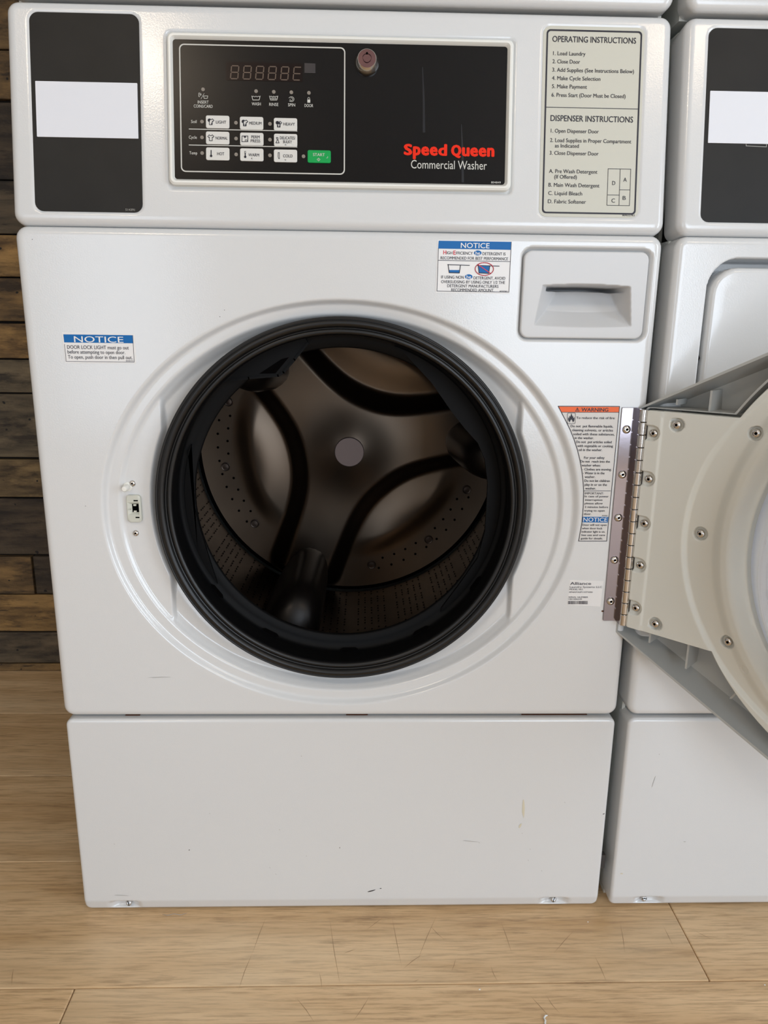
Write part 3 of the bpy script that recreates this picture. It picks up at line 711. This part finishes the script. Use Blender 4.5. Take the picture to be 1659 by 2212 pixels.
for pts, n in ((op, -.002), (op, .0035), (rr_pts(x0+.0008, x1-.0008, z0+.0008, z1-.0008, .003, 4), .0042), (ip, .0042), (bp_, .0006)):
    a = np.array(pts); VV.append(FRONT.map(a[:, 0], a[:, 1], n+LN))
for r in range(4):
    for i in range(k): j = (i+1) % k; FF.append([r*k+i, r*k+j, (r+1)*k+j, (r+1)*k+i])
lt = mesh('latch_socket', np.concatenate(VV), FF, M['latch'], washer, smooth=True)
V, F = join([poly_data(FRONT, bp_, LN+.0008), poly_data(FRONT, rc4(x0+.0085, x0+.0135, z1-.0070, z1-.0055), LN+.0044), poly_data(FRONT, rc4(x0+.0095, x0+.0140, z0+.0052, z0+.0067), LN+.0044)])
mesh('socket_hole', V, F, M['dark'], lt)
V, F = join([box_data(x0+.0075, x0+.0105, -LN-.003, -LN-.0005, z1-.0128, z1-.0110), box_data(x0+.0075, x0+.0105, -LN-.003, -LN-.0005, z0+.0115, z0+.0135)]); mesh('socket_tooth', V, F, M['latch'], lt)
V, F = stroke_data(FRONT, [(x0+.0015, z0+.0152), (x0+.0045, z0+.0155), (x0+.0062, z0+.0168)], .0010, LN+.0044); mesh('latch_hook', V, F, M['latch'], lt)

# gasket ---------------------------------------------------------------
gp = [(.203, .016), (.2095, .0145), (.2125, .011), (.2130, .004), (.2122, -.002), (.2105, -.0032), (.2098, -.0005), (.2088, -.0035), (.2060, -.0052), (.2030, -.0042), (.2012, -.0012), (.2005, .0012), (.1995, -.0005),
      (.1965, -.0018), (.1940, .0002), (.1930, .0040)]
gp2 = [(.1930, .0040), (.1935, .020), (.1965, .036), (.1978, .0440), (.1955, .0480), (.1880, .0492), (.1797, .0500), (.1782, .0520), (.1786, .0560), (.1900, .0600), (.2300, .0640)]
V, F = lathe_data(gp, (CX, CZ), 180); gk = mesh('door_gasket', V, F[:, ::-1], M['rubber'], washer, smooth='all')
V, F = lathe_data(gp2, (CX, CZ), 180); mesh('gasket_bellows', V, F[:, ::-1], M['rubber2'], gk, smooth='all')
# inner lip offset to the left and up: spray flap, inner flap
LIPF = Frame((CX, .0515, CZ), (1, 0, 0), (0, 0, 1), (0, -1, 0))
arc = lambda r, a0, a1, k=16: circ_pts(0, 0, r, k, math.radians(a0), math.radians(a1))
V, F = prism_data(LIPF, arc(.198, 103, 137, 14)+[(-.1290, .1400), (-.1080, .1432), (-.0744, .1462), (-.0680, .1500), (-.0552, .1645), (-.0400, .1830)][0:], 0.002, .012)
fl_ = mesh('spray_flap', V, F, M['rubber2'], gk)
V, F = poly_data(LIPF, [(-.0961, .1481), (-.0775, .1487), (-.0615, .1672), (-.0700, .1650)], .0123); mesh('spray_opening', V, F, M['dark'], gk)
V, F = join([stroke_data(LIPF, [(-.1290, .1400), (-.1080, .1432), (-.0744, .1462), (-.0680, .1500), (-.0552, .1645), (-.0400, .1830)], .0026, .0135)]); mesh('flap_edge', V, F, M['rubber2'], gk)
V, F = prism_data(LIPF, arc(.190, -50, 72, 40)+[(.0692, .1739), (.1028, .1394), (.1287, .1042), (.1440, .0860), (.1600, .0690), (.1690, .0500), (.1740, .0198), (.1735, -.0390), (.1660, -.0740), (.1440, -.1090), (.1230, -.1400)], .001, .006)
mesh('inner_flap', V, F, M['rubber2'], gk)
V, F = prism_data(LIPF, arc(.190, 160, 215, 20)+[(-.1640, -.0780), (-.1735, -.0400), (-.1795, -.0116), (-.1835, .0560)], .001, .006); mesh('inner_flap', V, F, M['rubber2'], gk)
for a_ in (-90, -62, -35, 215, 240):   # drain notches
    a_ = math.radians(a_+2); c = (CX+.1945*math.cos(a_), CZ+.1945*math.sin(a_)); t = (-math.sin(a_), math.cos(a_))
    pts = [(c[0]+t[0]*s-math.cos(a_)*d, c[1]+t[1]*s-math.sin(a_)*d) for s, d in ((-.012, -.001), (-.008, .0015), (.008, .0015), (.012, -.001), (.008, -.003), (-.008, -.003))]
    V, F = poly_data(Frame((0, .0440, 0), (1, 0, 0), (0, 0, 1), (0, -1, 0)), pts, 0); mesh('drain_notch', V, F, M['dark'], gk)

# drum -----------------------------------------------------------------
DY = .45; DR = .2590
prof = [(.2000, .0660), (.1862, .0690), (.1845, .0705), (.1862, .0730), (.2000, .0780), (.2500, .0850), (.2620, .0920), (.2640, .1000), (.2640, DY-.012)]
V, F = lathe_data(prof, (CX, CZ), 144); drum = mesh('drum', V, F, M['drum'], washer, smooth='all')
nr, na = 110, 300
rr = np.linspace(.0005, DR-.0015, nr); tt = np.linspace(0, 2*PI, na, endpoint=False)
RR, TT = np.meshgrid(rr, tt, indexing='ij')
X = RR*np.cos(TT); Y = RR*np.sin(TT)
acc = 0
for a_ in (130, 10, -110):
    a_ = math.radians(a_); pr = X*math.cos(a_)+Y*math.sin(a_); pe = np.abs(-X*math.sin(a_)+Y*math.cos(a_))
    d = np.where(pr > 0, pe, RR); acc = acc+np.exp(-36*d)
sd = -np.log(acc)/36+.0
H = .036*(1-ss(sd, .034, .068))*(1-ss(RR, .236, .2555)*.75)
H = H+.022*np.exp(-(RR/.055)**2)+.011*np.exp(-((sd-.115)/.040)**2)*(1-ss(RR, .165, .205))

Vb = np.stack([CX+X, DY-H, CZ+Y], -1).reshape(-1, 3)
idx = np.arange(nr*na).reshape(nr, na)
Fb = np.stack([idx[:-1], idx[1:], np.roll(idx[1:], -1, 1), np.roll(idx[:-1], -1, 1)], -1).reshape(-1, 4)
back = mesh('drum_back', Vb, Fb, M['drum'], washer, smooth='all')
V, F = lathe_data([(DR-.002, DY+.001), (.2645, DY+.003)], (CX, CZ), 120); mesh('drum_seam', V, F, M['dark'], washer)
V, F = prism_data(Frame((CX, DY-.0625, CZ), (1, 0, 0), (0, 0, 1), (0, -1, 0)), circ_pts(0, 0, .0245, 40), -.002, .0030, .001); mesh('hub_plate', V, F, M['drumhub'], washer)
BK = Frame((CX, DY, CZ), (1, 0, 0), (0, 0, 1), (0, -1, 0))
bv, bf = lathe_data([(.0078, 0), (.0078, .0006), (.0069, .0010), (.0066, .0003), (.0050, .0004), (.0020, .0010), (.0001, .0010)], (0, 0), 20)
bv = bv[:, [0, 2, 1]]
bme = bpy.data.meshes.new('rivet'); bme.from_pydata(bv.tolist(), [], bf.tolist()); bme.materials.append(mat('rivet_steel', (84, 74, 68), .4, 1)); bme.polygons.foreach_set('use_smooth', [True]*len(bme.polygons))
holes = []
HF = lambda x, y, r, n: holes.append(poly_data(BK, circ_pts(x, y, r, 8), n))
for lobe in (-170, -50, 70):
    for j in (-1, 0, 1):
        a_ = math.radians(lobe+29.75*j); inst('rivet', bme, BK.mat4(.2197*math.cos(a_), .2197*math.sin(a_), .0010), washer)
    for q in range(-10, 11):
        if q in (-10, 0, 10): continue
        a_ = math.radians(lobe+29.75*q/10); r = .2197+(.0085 if q % 2 else -.0085)
        HF(r*math.cos(a_), r*math.sin(a_), .0022, .0012)
V, F = join(holes); mesh('drain_holes', V, F, M['dark'], washer, kind='stuff')
perf = []
for k in range(0, 150):
    if k % 6 == 5: continue
    t = 2*PI*k/150
    for j in range(30):
        if j % 4 == 3 or (k//6 % 2 and 10 < j < 14): continue
        y = .105+j*.0112+(.005 if k % 2 else 0)
        if y > DY-.016: continue
        dt = .0017/.2636; dy = .0028; R_ = .2632
        perf.append(([(CX+R_*math.cos(t+a*dt), y+b*dy, CZ+R_*math.sin(t+a*dt)) for a, b in ((-1, 0), (0, -1), (1, 0), (0, 1))], [[0, 1, 2, 3]]))
V, F = join(perf); mesh('perforations', V, F, M['dark'], washer, kind='stuff')
# lifters
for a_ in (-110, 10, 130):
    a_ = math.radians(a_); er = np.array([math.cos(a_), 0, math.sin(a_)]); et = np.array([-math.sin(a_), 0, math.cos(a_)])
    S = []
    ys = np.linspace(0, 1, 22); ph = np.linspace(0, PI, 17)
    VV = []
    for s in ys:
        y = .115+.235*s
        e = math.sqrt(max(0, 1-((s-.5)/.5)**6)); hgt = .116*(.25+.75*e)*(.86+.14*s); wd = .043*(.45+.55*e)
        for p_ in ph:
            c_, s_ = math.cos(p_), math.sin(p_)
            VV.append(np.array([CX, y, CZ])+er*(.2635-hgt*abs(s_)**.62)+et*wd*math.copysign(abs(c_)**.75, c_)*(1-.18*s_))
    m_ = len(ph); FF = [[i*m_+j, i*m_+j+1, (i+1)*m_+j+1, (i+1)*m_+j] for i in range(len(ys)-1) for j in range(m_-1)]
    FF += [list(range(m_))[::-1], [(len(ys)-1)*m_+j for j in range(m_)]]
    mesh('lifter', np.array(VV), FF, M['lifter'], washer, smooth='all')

# hinge ----------------------------------------------------------------
leaf = prism('hinge_leaf', FRONT, rr_pts(.6535, .6735, .4155, .6705, .001, 2), -.001, .0022, M['steel'], washer, bev=.0004)
kz0, kz1, nk = .4143, .6700, 18
kh = (kz1-kz0)/nk
V, F = local_lathe([(.0001, .0003), (.0040, .0003), (.0046, .0008), (.0046, kh-.0008), (.0040, kh-.0003), (.0001, kh-.0003)], 20)
kme = bpy.data.meshes.new('knuckle'); kme.from_pydata(V, [], F); kme.materials.append(M['chrome']); kme.polygons.foreach_set('use_smooth', [True]*len(kme.polygons))
try: kme.set_sharp_from_angle(angle=math.radians(35))
except Exception: pass
for i in range(nk): inst('knuckle', kme, Matrix.Translation((.6742, -.012, kz0+i*kh)) @ Matrix.Rotation(i*.9, 4, 'Z'), washer)
box('hinge_web', (.6700, .6722, -.010, -.001, kz0, kz1), M['steel'], washer)
for z_ in (.6460, .5945, .5436, .4923, .4407): inst('screw', SCREW, FRONT.mat4(.6603, z_, .0022) @ Matrix.Rotation(random.random(), 4, 'Z'), washer)

# open door ------------------------------------------------------------
DU, DZ = .333, .5425
nth = []
t_ = PI*.60
while t_ < PI*1.40: nth.append(t_); t_ += .0030
while t_ < PI*2.60: nth.append(t_); t_ += .02
th_ = np.array(nth)
def liner_out(t):
    c = np.cos(t); s = np.sin(t)
    r = 1/np.sqrt((c/.268)**2+(s/.252)**2)
    hh = np.where(s > 0, .1262, .1290)
    rl = np.where(c < 0, .3285/np.maximum(-c, 1e-6), 0)
    rt = hh/np.maximum(np.abs(s), 1e-6)
    rb = np.where(c < 0, np.minimum(rl, rt), 0)
    return np.maximum(r, rb)
ro = liner_out(th_); nr = 150
q = np.linspace(0, 1, nr)[:, None]
RI = .2020
RR = RI+(ro[None, :]-RI)*q; TT = np.broadcast_to(th_[None, :], RR.shape)
U = DU+RR*np.cos(TT); Vv = DZ+RR*np.sin(TT)
sc_pl = [(.0375, .6560), (.0375, .4265), (.1172, .6550), (.1172, .4282), (.0745, .5412)]
sc_tab = [(.0118, z_) for z_ in (.6440, .5925, .5410, .4910, .4385)]
def liner_h(u, v):
    e = np.sqrt(((u-DU)/.2775)**2+((v-DZ)/.238)**2); d = (1-e)*.26
    h = -.0040*ss(d, 0, .0060)
    h = h-.0012*ss(u, .0195, .0235)
    r = np.hypot(u-DU, v-DZ)
    h = h+.0060*ss(-r, -.2460, -.2330)-.012*ss(-r, -.2290, -.2110)
    h = h-.0006*ss(-np.hypot(u-.1385, v-.4040), -.0048, -.0040)
    for a, b in sc_pl: h = h-.0042*ss(-np.hypot(u-a, v-b), -.0078, -.0066)
    for a, b in sc_tab: h = h-.0042*ss(-np.maximum(np.hypot(np.maximum(u-a, 0), v-b-.0005), 0), -.0086, -.0074)
    return h
VV = [DOOR.map(U, Vv, liner_h(U, Vv)).reshape(-1, 3)]
m_ = len(th_); idx = np.arange(nr*m_).reshape(nr, m_)
Fl = np.stack([idx[:-1], idx[1:], np.roll(idx[1:], -1, 1), np.roll(idx[:-1], -1, 1)], -1).reshape(-1, 4)
u1 = DU+(ro+.0008)*np.cos(th_); v1 = DZ+(ro+.0008)*np.sin(th_)
VV.append(DOOR.map(u1, v1, liner_h(u1, v1)-.0012)); VV.append(DOOR.map(u1, v1, -.0140+0*u1))
a0 = nr*m_; r1 = np.arange(a0, a0+m_); r2 = r1+m_; last = idx[-1]
Fs = [np.stack([a, b, np.roll(b, -1), np.roll(a, -1)], -1) for a, b in ((last, r1), (r1, r2))]
door = mesh('door', np.concatenate(VV), np.concatenate([Fl]+Fs), M['plastic'], washer, smooth='all', label='pale grey inner side of the open door')
for a, b in sc_pl: inst('screw', SCREW, DOOR.mat4(a, b, -.0012+(-.0052 if a > .06 else -.0012)+.0002) @ Matrix.Rotation(random.random(), 4, 'Z'), door)
for a, b in sc_tab: inst('screw', SCREW, DOOR.mat4(a+.0004, b, -.0040) @ Matrix.Rotation(random.random(), 4, 'Z'), door)
prism('door_leaf', DOOR, rc4(.0036, .022, .4150, .6690), -.0068, -.0046, M['steel'], door)
# outer shell: hull of hinge flat and oval
hull = []
pts = [(-.012, .6690), (-.012, .4010)]+circ_pts(DU, .5360, .318, 120, rz=.263)
pts = sorted(pts)
def hullf(p):
    def half(p):
        o = []
        for q_ in p:
            while len(o) > 1 and (o[-1][0]-o[-2][0])*(q_[1]-o[-2][1])-(o[-1][1]-o[-2][1])*(q_[0]-o[-2][0]) <= 0: o.pop()
            o.append(q_)
        return o
    a = half(p); b = half(p[::-1]); return a[:-1]+b[:-1]
hp = np.array(hullf(pts)); hc = np.array([DU, .5360])
# resample hull finely
seg = np.roll(hp, -1, 0)-hp; sl = np.hypot(seg[:, 0], seg[:, 1]); cum = np.concatenate([[0], np.cumsum(sl)])
smp = np.linspace(0, cum[-1], 200, endpoint=False); ii = np.clip(np.searchsorted(cum, smp, 'right')-1, 0, len(hp)-1)
hp = hp[ii]+seg[ii]*((smp-cum[ii])/sl[ii])[:, None]
def shrink(p, d):
    v = p-hc; L_ = np.hypot(v[:, 0], v[:, 1])[:, None]; return p-v/L_*d
prof = [(.0000, -.0240), (.0030, -.0340), (.0110, -.0440), (.06, -.0520), (.20, -.0560)]
inner = [(.0030, -.0060), (.0045, -.0240), (.012, -.0400), (.06, -.0480), (.20, -.0520)]
ringsd = [(0, -.0060)]+prof
VV = [DOOR.map(*shrink(hp, d).T, n) for d, n in reversed(ringsd)]+[DOOR.map(*shrink(hp, d).T, n) for d, n in inner]
k = len(hp); FF = []
for r in range(len(VV)-1):
    for i in range(k): j = (i+1) % k; FF.append([r*k+i, r*k+j, (r+1)*k+j, (r+1)*k+i])
FF.append([i for i in range(k)][::-1]); FF.append([(len(VV)-1)*k+i for i in range(k)])
mesh('door_shell', np.concatenate(VV), FF, M['plastic_in'], door, smooth=True)
# inner rib wall following the liner
rw = np.where(True, ro+.0065, 0)
sel = (th_ > PI*.60) & (th_ < PI*.955)
ra = rw[sel][::6]; ta = th_[sel][::6]
oa = [(DU+(r+.0022)*math.cos(t), DZ+(r+.0022)*math.sin(t)) for r, t in zip(ra, ta)]; ia = [(DU+r*math.cos(t), DZ+r*math.sin(t)) for r, t in zip(ra, ta)]
V, F = band_data(DOOR, oa, ia, -.0400, -.0080, closed=False); mesh('door_rib', V, F, M['plastic_in'], door)
def rib(u_, va, vb, w=.0022, n1=-.014, lean=0.):
    V, F = prism_data(DOOR, [(u_-w/2, va), (u_+w/2, va), (u_+w/2+lean, vb), (u_-w/2+lean, vb)], -.046, n1); mesh('door_rib', V, F, M['plastic_in'], door)
rib(.0300, .676, .682); rib(.0660, .672, .694, n1=-.012); rib(.0280, .396, .4125); rib(.0740, .379, .412, n1=-.012); rib(.125, .36, .388, lean=.016)
# glass bowl
V, F = prism_data(DOOR, circ_pts(DU, DZ, .201, 80), -.0505, -.0440); mesh('window_pan', V, F, mat('pan_white', (240, 241, 246), .3), door)  # white disc added behind the glass to make it look brighter
GF = []
gprof = [(.2100, -.010), (.2085, -.004), (.2040, -.001), (.1990, .004), (.1880, .030), (.1740, .062), (.1500, .082), (.1000, .090), (.0001, .092)]
VV = []; FF = []; k = 120
for i in range(k):
    t = 2*PI*i/k
    for r, n in gprof: VV.append(DOOR.map(DU+r*math.cos(t), DZ+r*math.sin(t), n))
p = len(gprof)
for i in range(k):
    j = (i+1) % k
    for a in range(p-1): FF.append([i*p+a, i*p+a+1, j*p+a+1, j*p+a][::-1])
mesh('glass_bowl', np.array(VV), FF, M['glass'], door, smooth='all')

# small marks on the paint
def mark(name, px, py, dx_, dz_, m, n=.0003, parent=washer, ang=0.):
    u, v = FRONT.hit(px, py); c_, s_ = math.cos(ang), math.sin(ang)
    pts = []
    for i in range(9):
        t = 2*PI*i/9; r = random.uniform(.6, 1.1); a, b = dx_*r*math.cos(t), dz_*r*math.sin(t); pts.append((u+a*c_-b*s_, v+a*s_+b*c_))
    V, F = poly_data(FRONT, pts, n); mesh(name, V, F, m, parent)
mark('paint_chip', 803, 1924, .0055, .0009, M['chip'], ang=.33); mark('paint_chip', 822, 1919, .0018, .0006, M['chip'], ang=.2); mark('paint_chip', 409, 1836, .0012, .0006, M['chip'], ang=.9)
mark('paint_chip', 734, 1831, .0004, .0011, M['chip']); mark('paint_chip', 1304, 1758, .0016, .0005, M['chip'], ang=.5); mark('paint_chip', 141, 1298, .0002, .0002, M['chip'])
for px, py in ((604, 1792), (662, 1849), (596, 1888), (583, 1874), (1220, 1733), (1145, 1834), (1141, 1858), (1170, 1881), (1128, 1800), (651, 1633), (453, 1757), (247, 1823), (1035, 1820)): mark('paint_scuff', px, py, .0011, .0005, M['scuff'], ang=-.9)
mark('paint_scuff', 262, 1934, .010, .0006, M['scuff'], ang=-.05); mark('paint_scuff', 345, 1463, .016, .0005, M['scuff'], ang=.03); mark('paint_scuff', 1015, 1817, .014, .0005, M['scuff'], ang=-.1)
stain = mat('yellow_stain', (206, 198, 176), .4)
mark('stain', 1131, 1745, .0022, .018, stain, ang=.06); mark('stain', 1124, 1783, .0016, .005, stain, ang=-.5)
for px, py in ((475, 684), (485, 670), (185, 1093), (70, 517)): mark('paint_chip', px, py, .0006, .0004, M['chip'])
for a, b in ((.072, .090), (.345, .372), (.565, .648)): box('rust_line', (a, b, .009, .012, .2841, .2846), M['rust'], washer)
u, v = FRONT.hit(1301, 1320); V, F = prism_data(FRONT, circ_pts(.6523, v, .0011, 8), 0, .0006); mesh('rust_spot', V, F, M['rust'], washer)

# ------------------------------------------------------------------ neighbouring dryer
OX = .6965
dryer = thing('tumble_dryer', 'white machine with a rounded square door at right, behind the open door', 'dryer', (OX+W/2, .33, 0))
cabinet(OX, 1.064, dryer)
shift(cp, OX, dryer); shift(lp, OX, dryer); shift(lab, OX, dryer)
shift(bez, OX, dryer); shift(ov, OX, dryer)
inst('screw', HEX, Matrix.Translation((.7451, .0068, .0121)) @ Matrix.Rotation(PI/2-.45, 4, 'X'), dryer)
inst('screw', HEX, Matrix.Translation((OX+.6228, .0068, .0121)) @ Matrix.Rotation(PI/2-.45, 4, 'X'), dryer)
def dfront_h(x, z):
    s = rr_sdf(x, z, .0385, .6445, .3600, .8300, .032)
    return -.040*ss(-s, -.0010, .0018)
panel('front_panel', FRONT, 0, W, .2873, .8520, M['paint'], dryer, rc=.013, R=.0085, depth=.03, h=dfront_h, dx=OX, res=.0011)
panel('door', FRONT, OX+.0425, OX+.6405, .3650, .8210, M['paint'], dryer, rc=.028, R=.006, depth=.018, res=.01, base=.001)
mark('door_catch', 1512, 774, .0015, .004, M['dark'], -.004, dryer)
card2 = rrect_part('paper_card', CTL, .7245, .8230, .0945, .1467, .0006, -.0006, .0003, M['card'], None)
card2['label'] = 'blank white paper card on the right machine, its right end cut by the frame'; card2['category'] = 'card'
L = [stroke_data(CTL, [CTL.hit(1612, 305), CTL.hit(1612, 315), CTL.hit(1656, 317), CTL.hit(1656, 307)], .0007, -.0003)]
V, F = join(L); mesh('printed_tab', V, F, M['print_grey'], dryer)
mark('paint_scuff', 1412, 1688, .0006, .012, M['scuff'], parent=dryer, ang=-.2); mark('paint_scuff', 1479, 1818, .002, .0006, M['scuff'], parent=dryer); mark('paint_chip', 1424, 1629, .0004, .0004, M['chip'], parent=dryer)
mark('stain', 1343, 1887, .002, .001, stain, parent=dryer)
box('gap_bracket', (.6845, .6905, .012, .020, .055, .075), M['chip'], dryer)

# ------------------------------------------------------------------ stacked units above
UP = Frame((0, .035, 0), (1, 0, 0), (0, 0, 1), (0, -1, 0))
for k, (x0, lbl) in enumerate(((0, 'white upper dryer stacked on the open washer, only its bottom edge in view'), (OX, 'white upper dryer above the right machine, only its bottom corner in view'))):
    t = thing('stacked_dryer', lbl, 'dryer', (x0+W/2, .36, 1.0755))
    panel('front_panel', UP, x0, x0+W, 1.0755, 1.80, M['paint'], t, rc=.013, R=.0085, depth=.02, h=lambda x, z, x0=x0: -.02*ss(-rr_sdf(x-x0, z, .06, .62, 1.20, 1.70, .03), 0, .002), res=.006)
    panel('door', UP, x0+.064, x0+.616, 1.204, 1.696, M['paint'], t, rc=.028, R=.006, depth=.015, res=.02, base=.002)
    panel('control_panel', UP, x0, x0+W, 1.804, 1.97, M['paint'], t, rc=.013, R=.0085, depth=.02, res=.02)
    box('cabinet', (x0+.003, x0+W-.003, .0635, .690, 1.0755, 1.968), M['body'], t)

# ------------------------------------------------------------------ litter on the floor
def fhit(px, py):
    d = cf+cr*(px-829.5)/FPX-cu_*(py-1106)/FPX; t = -CAM[2]/d[2]; q_ = CAM+d*t; return q_[0], q_[1]
def tube_data(P, r, k=6):
    P = np.array(P, float); n = len(P); T = np.gradient(P, axis=0); T /= np.linalg.norm(T, axis=1)[:, None]
    V = []; F = []
    for i in range(n):
        a = np.cross(T[i], [0, 0, 1]); a = a/(np.linalg.norm(a) or 1); b = np.cross(T[i], a)
        rr_ = r*(.35 if i in (0, n-1) else 1)
        for j in range(k): t = 2*PI*j/k; V.append(P[i]+a*rr_*math.cos(t)+b*rr_*math.sin(t))
    for i in range(n-1):
        for j in range(k): q_ = (j+1) % k; F.append([i*k+j, i*k+q_, (i+1)*k+q_, (i+1)*k+j])
    F.append(list(range(k))[::-1]); F.append([(n-1)*k+j for j in range(k)])
    return np.array(V), F
P = [fhit(*p) for p in ((1183, 2195), (1178, 2196), (1175, 2201), (1178, 2206), (1177, 2212), (1181, 2219))]
V, F = tube_data([(x, y, .0012) for x, y in P], .0011); o = mesh('plastic_scrap', V, F, M['lint'], smooth='all'); o['label'] = 'curled white plastic scrap on the floor at the bottom edge'; o['category'] = 'litter'
def crumb(px, py, s, label):
    x, y = fhit(px, py); V = []; 
    bvx, bfx = box_data(-s, s, -s*.7, s*.7, 0, s*.9, s*.25); bvx = bvx*(1+rng.uniform(-.15, .15, bvx.shape))
    bvx[:, 2] -= bvx[:, 2].min(); bvx += np.array([x, y, 0]); o = mesh('crumb', bvx, bfx, M['lint']); o['label'] = label; o['category'] = 'litter'; o['group'] = 'white crumbs on the floor'
crumb(1036, 2138, .0011, 'white crumb on the long floor seam in front of the washer')
crumb(1270, 1992, .0007, 'tiny white crumb on the floor below the gap between machines')
crumb(1652, 2128, .0008, 'small white crumb on the floor at the right edge of the frame')
P = [fhit(*p) for p in ((350, 1977), (362, 1980), (375, 1976), (390, 1979), (404, 1974))]
V, F = join([tube_data([(x, y+.001, .0006+.0004*(i % 2)) for i, (x, y) in enumerate(P)], 0.0004)])
o = mesh('lint_wisp', V, F, mat('grey_lint', (170, 160, 150), .9), smooth='all'); o['label'] = 'pale wisp of lint on the floor under the washer edge'; o['category'] = 'litter'

L = []
for (a, b) in (((575, 1982), (545, 2060)), ((545, 2060), (515, 2140)), ((712, 1980), (735, 2130)), ((847, 1980), (868, 2090)), ((945, 1975), (900, 2080)), ((869, 2094), (915, 2060)), ((790, 2010), (830, 1980)), ((1082, 1990), (1106, 2060)), ((1195, 2060), (1240, 2010)), ((1285, 2065), (1310, 2120)), ((1433, 2000), (1455, 2045)), ((1180, 2150), (1210, 2190)),
               ((640, 2155), (680, 2210)), ((800, 2150), (760, 2210)), ((1145, 2150), (1190, 2200)), ((740, 2060), (770, 2050)), ((985, 2070), (975, 2100)), ((1060, 2085), (1075, 2120)), ((690, 2100), (695, 2135)), ((30, 2090), (25, 2130)), ((930, 2000), (960, 2030)), ((1500, 2010), (1540, 2030)), ((1340, 1995), (1350, 2060)), ((890, 2120), (905, 2116))):
    p, q_ = fhit(*a), fhit(*b); d = np.array(q_)-np.array(p); l = np.hypot(*d); d /= l; w = np.array([-d[1], d[0]])*.00022
    m_ = (np.array(p)+q_)/2+w*random.uniform(-6, 6)
    L.append((np.array([[*(p-w), .00012], [*(m_-w*1.4), .00012], [*q_, .00012], [*(m_+w*1.4), .00012]]), [[0, 1, 2, 3]]))
V, F = join(L); mesh('scratches', V, F, M['scratch'], floor, kind='stuff')
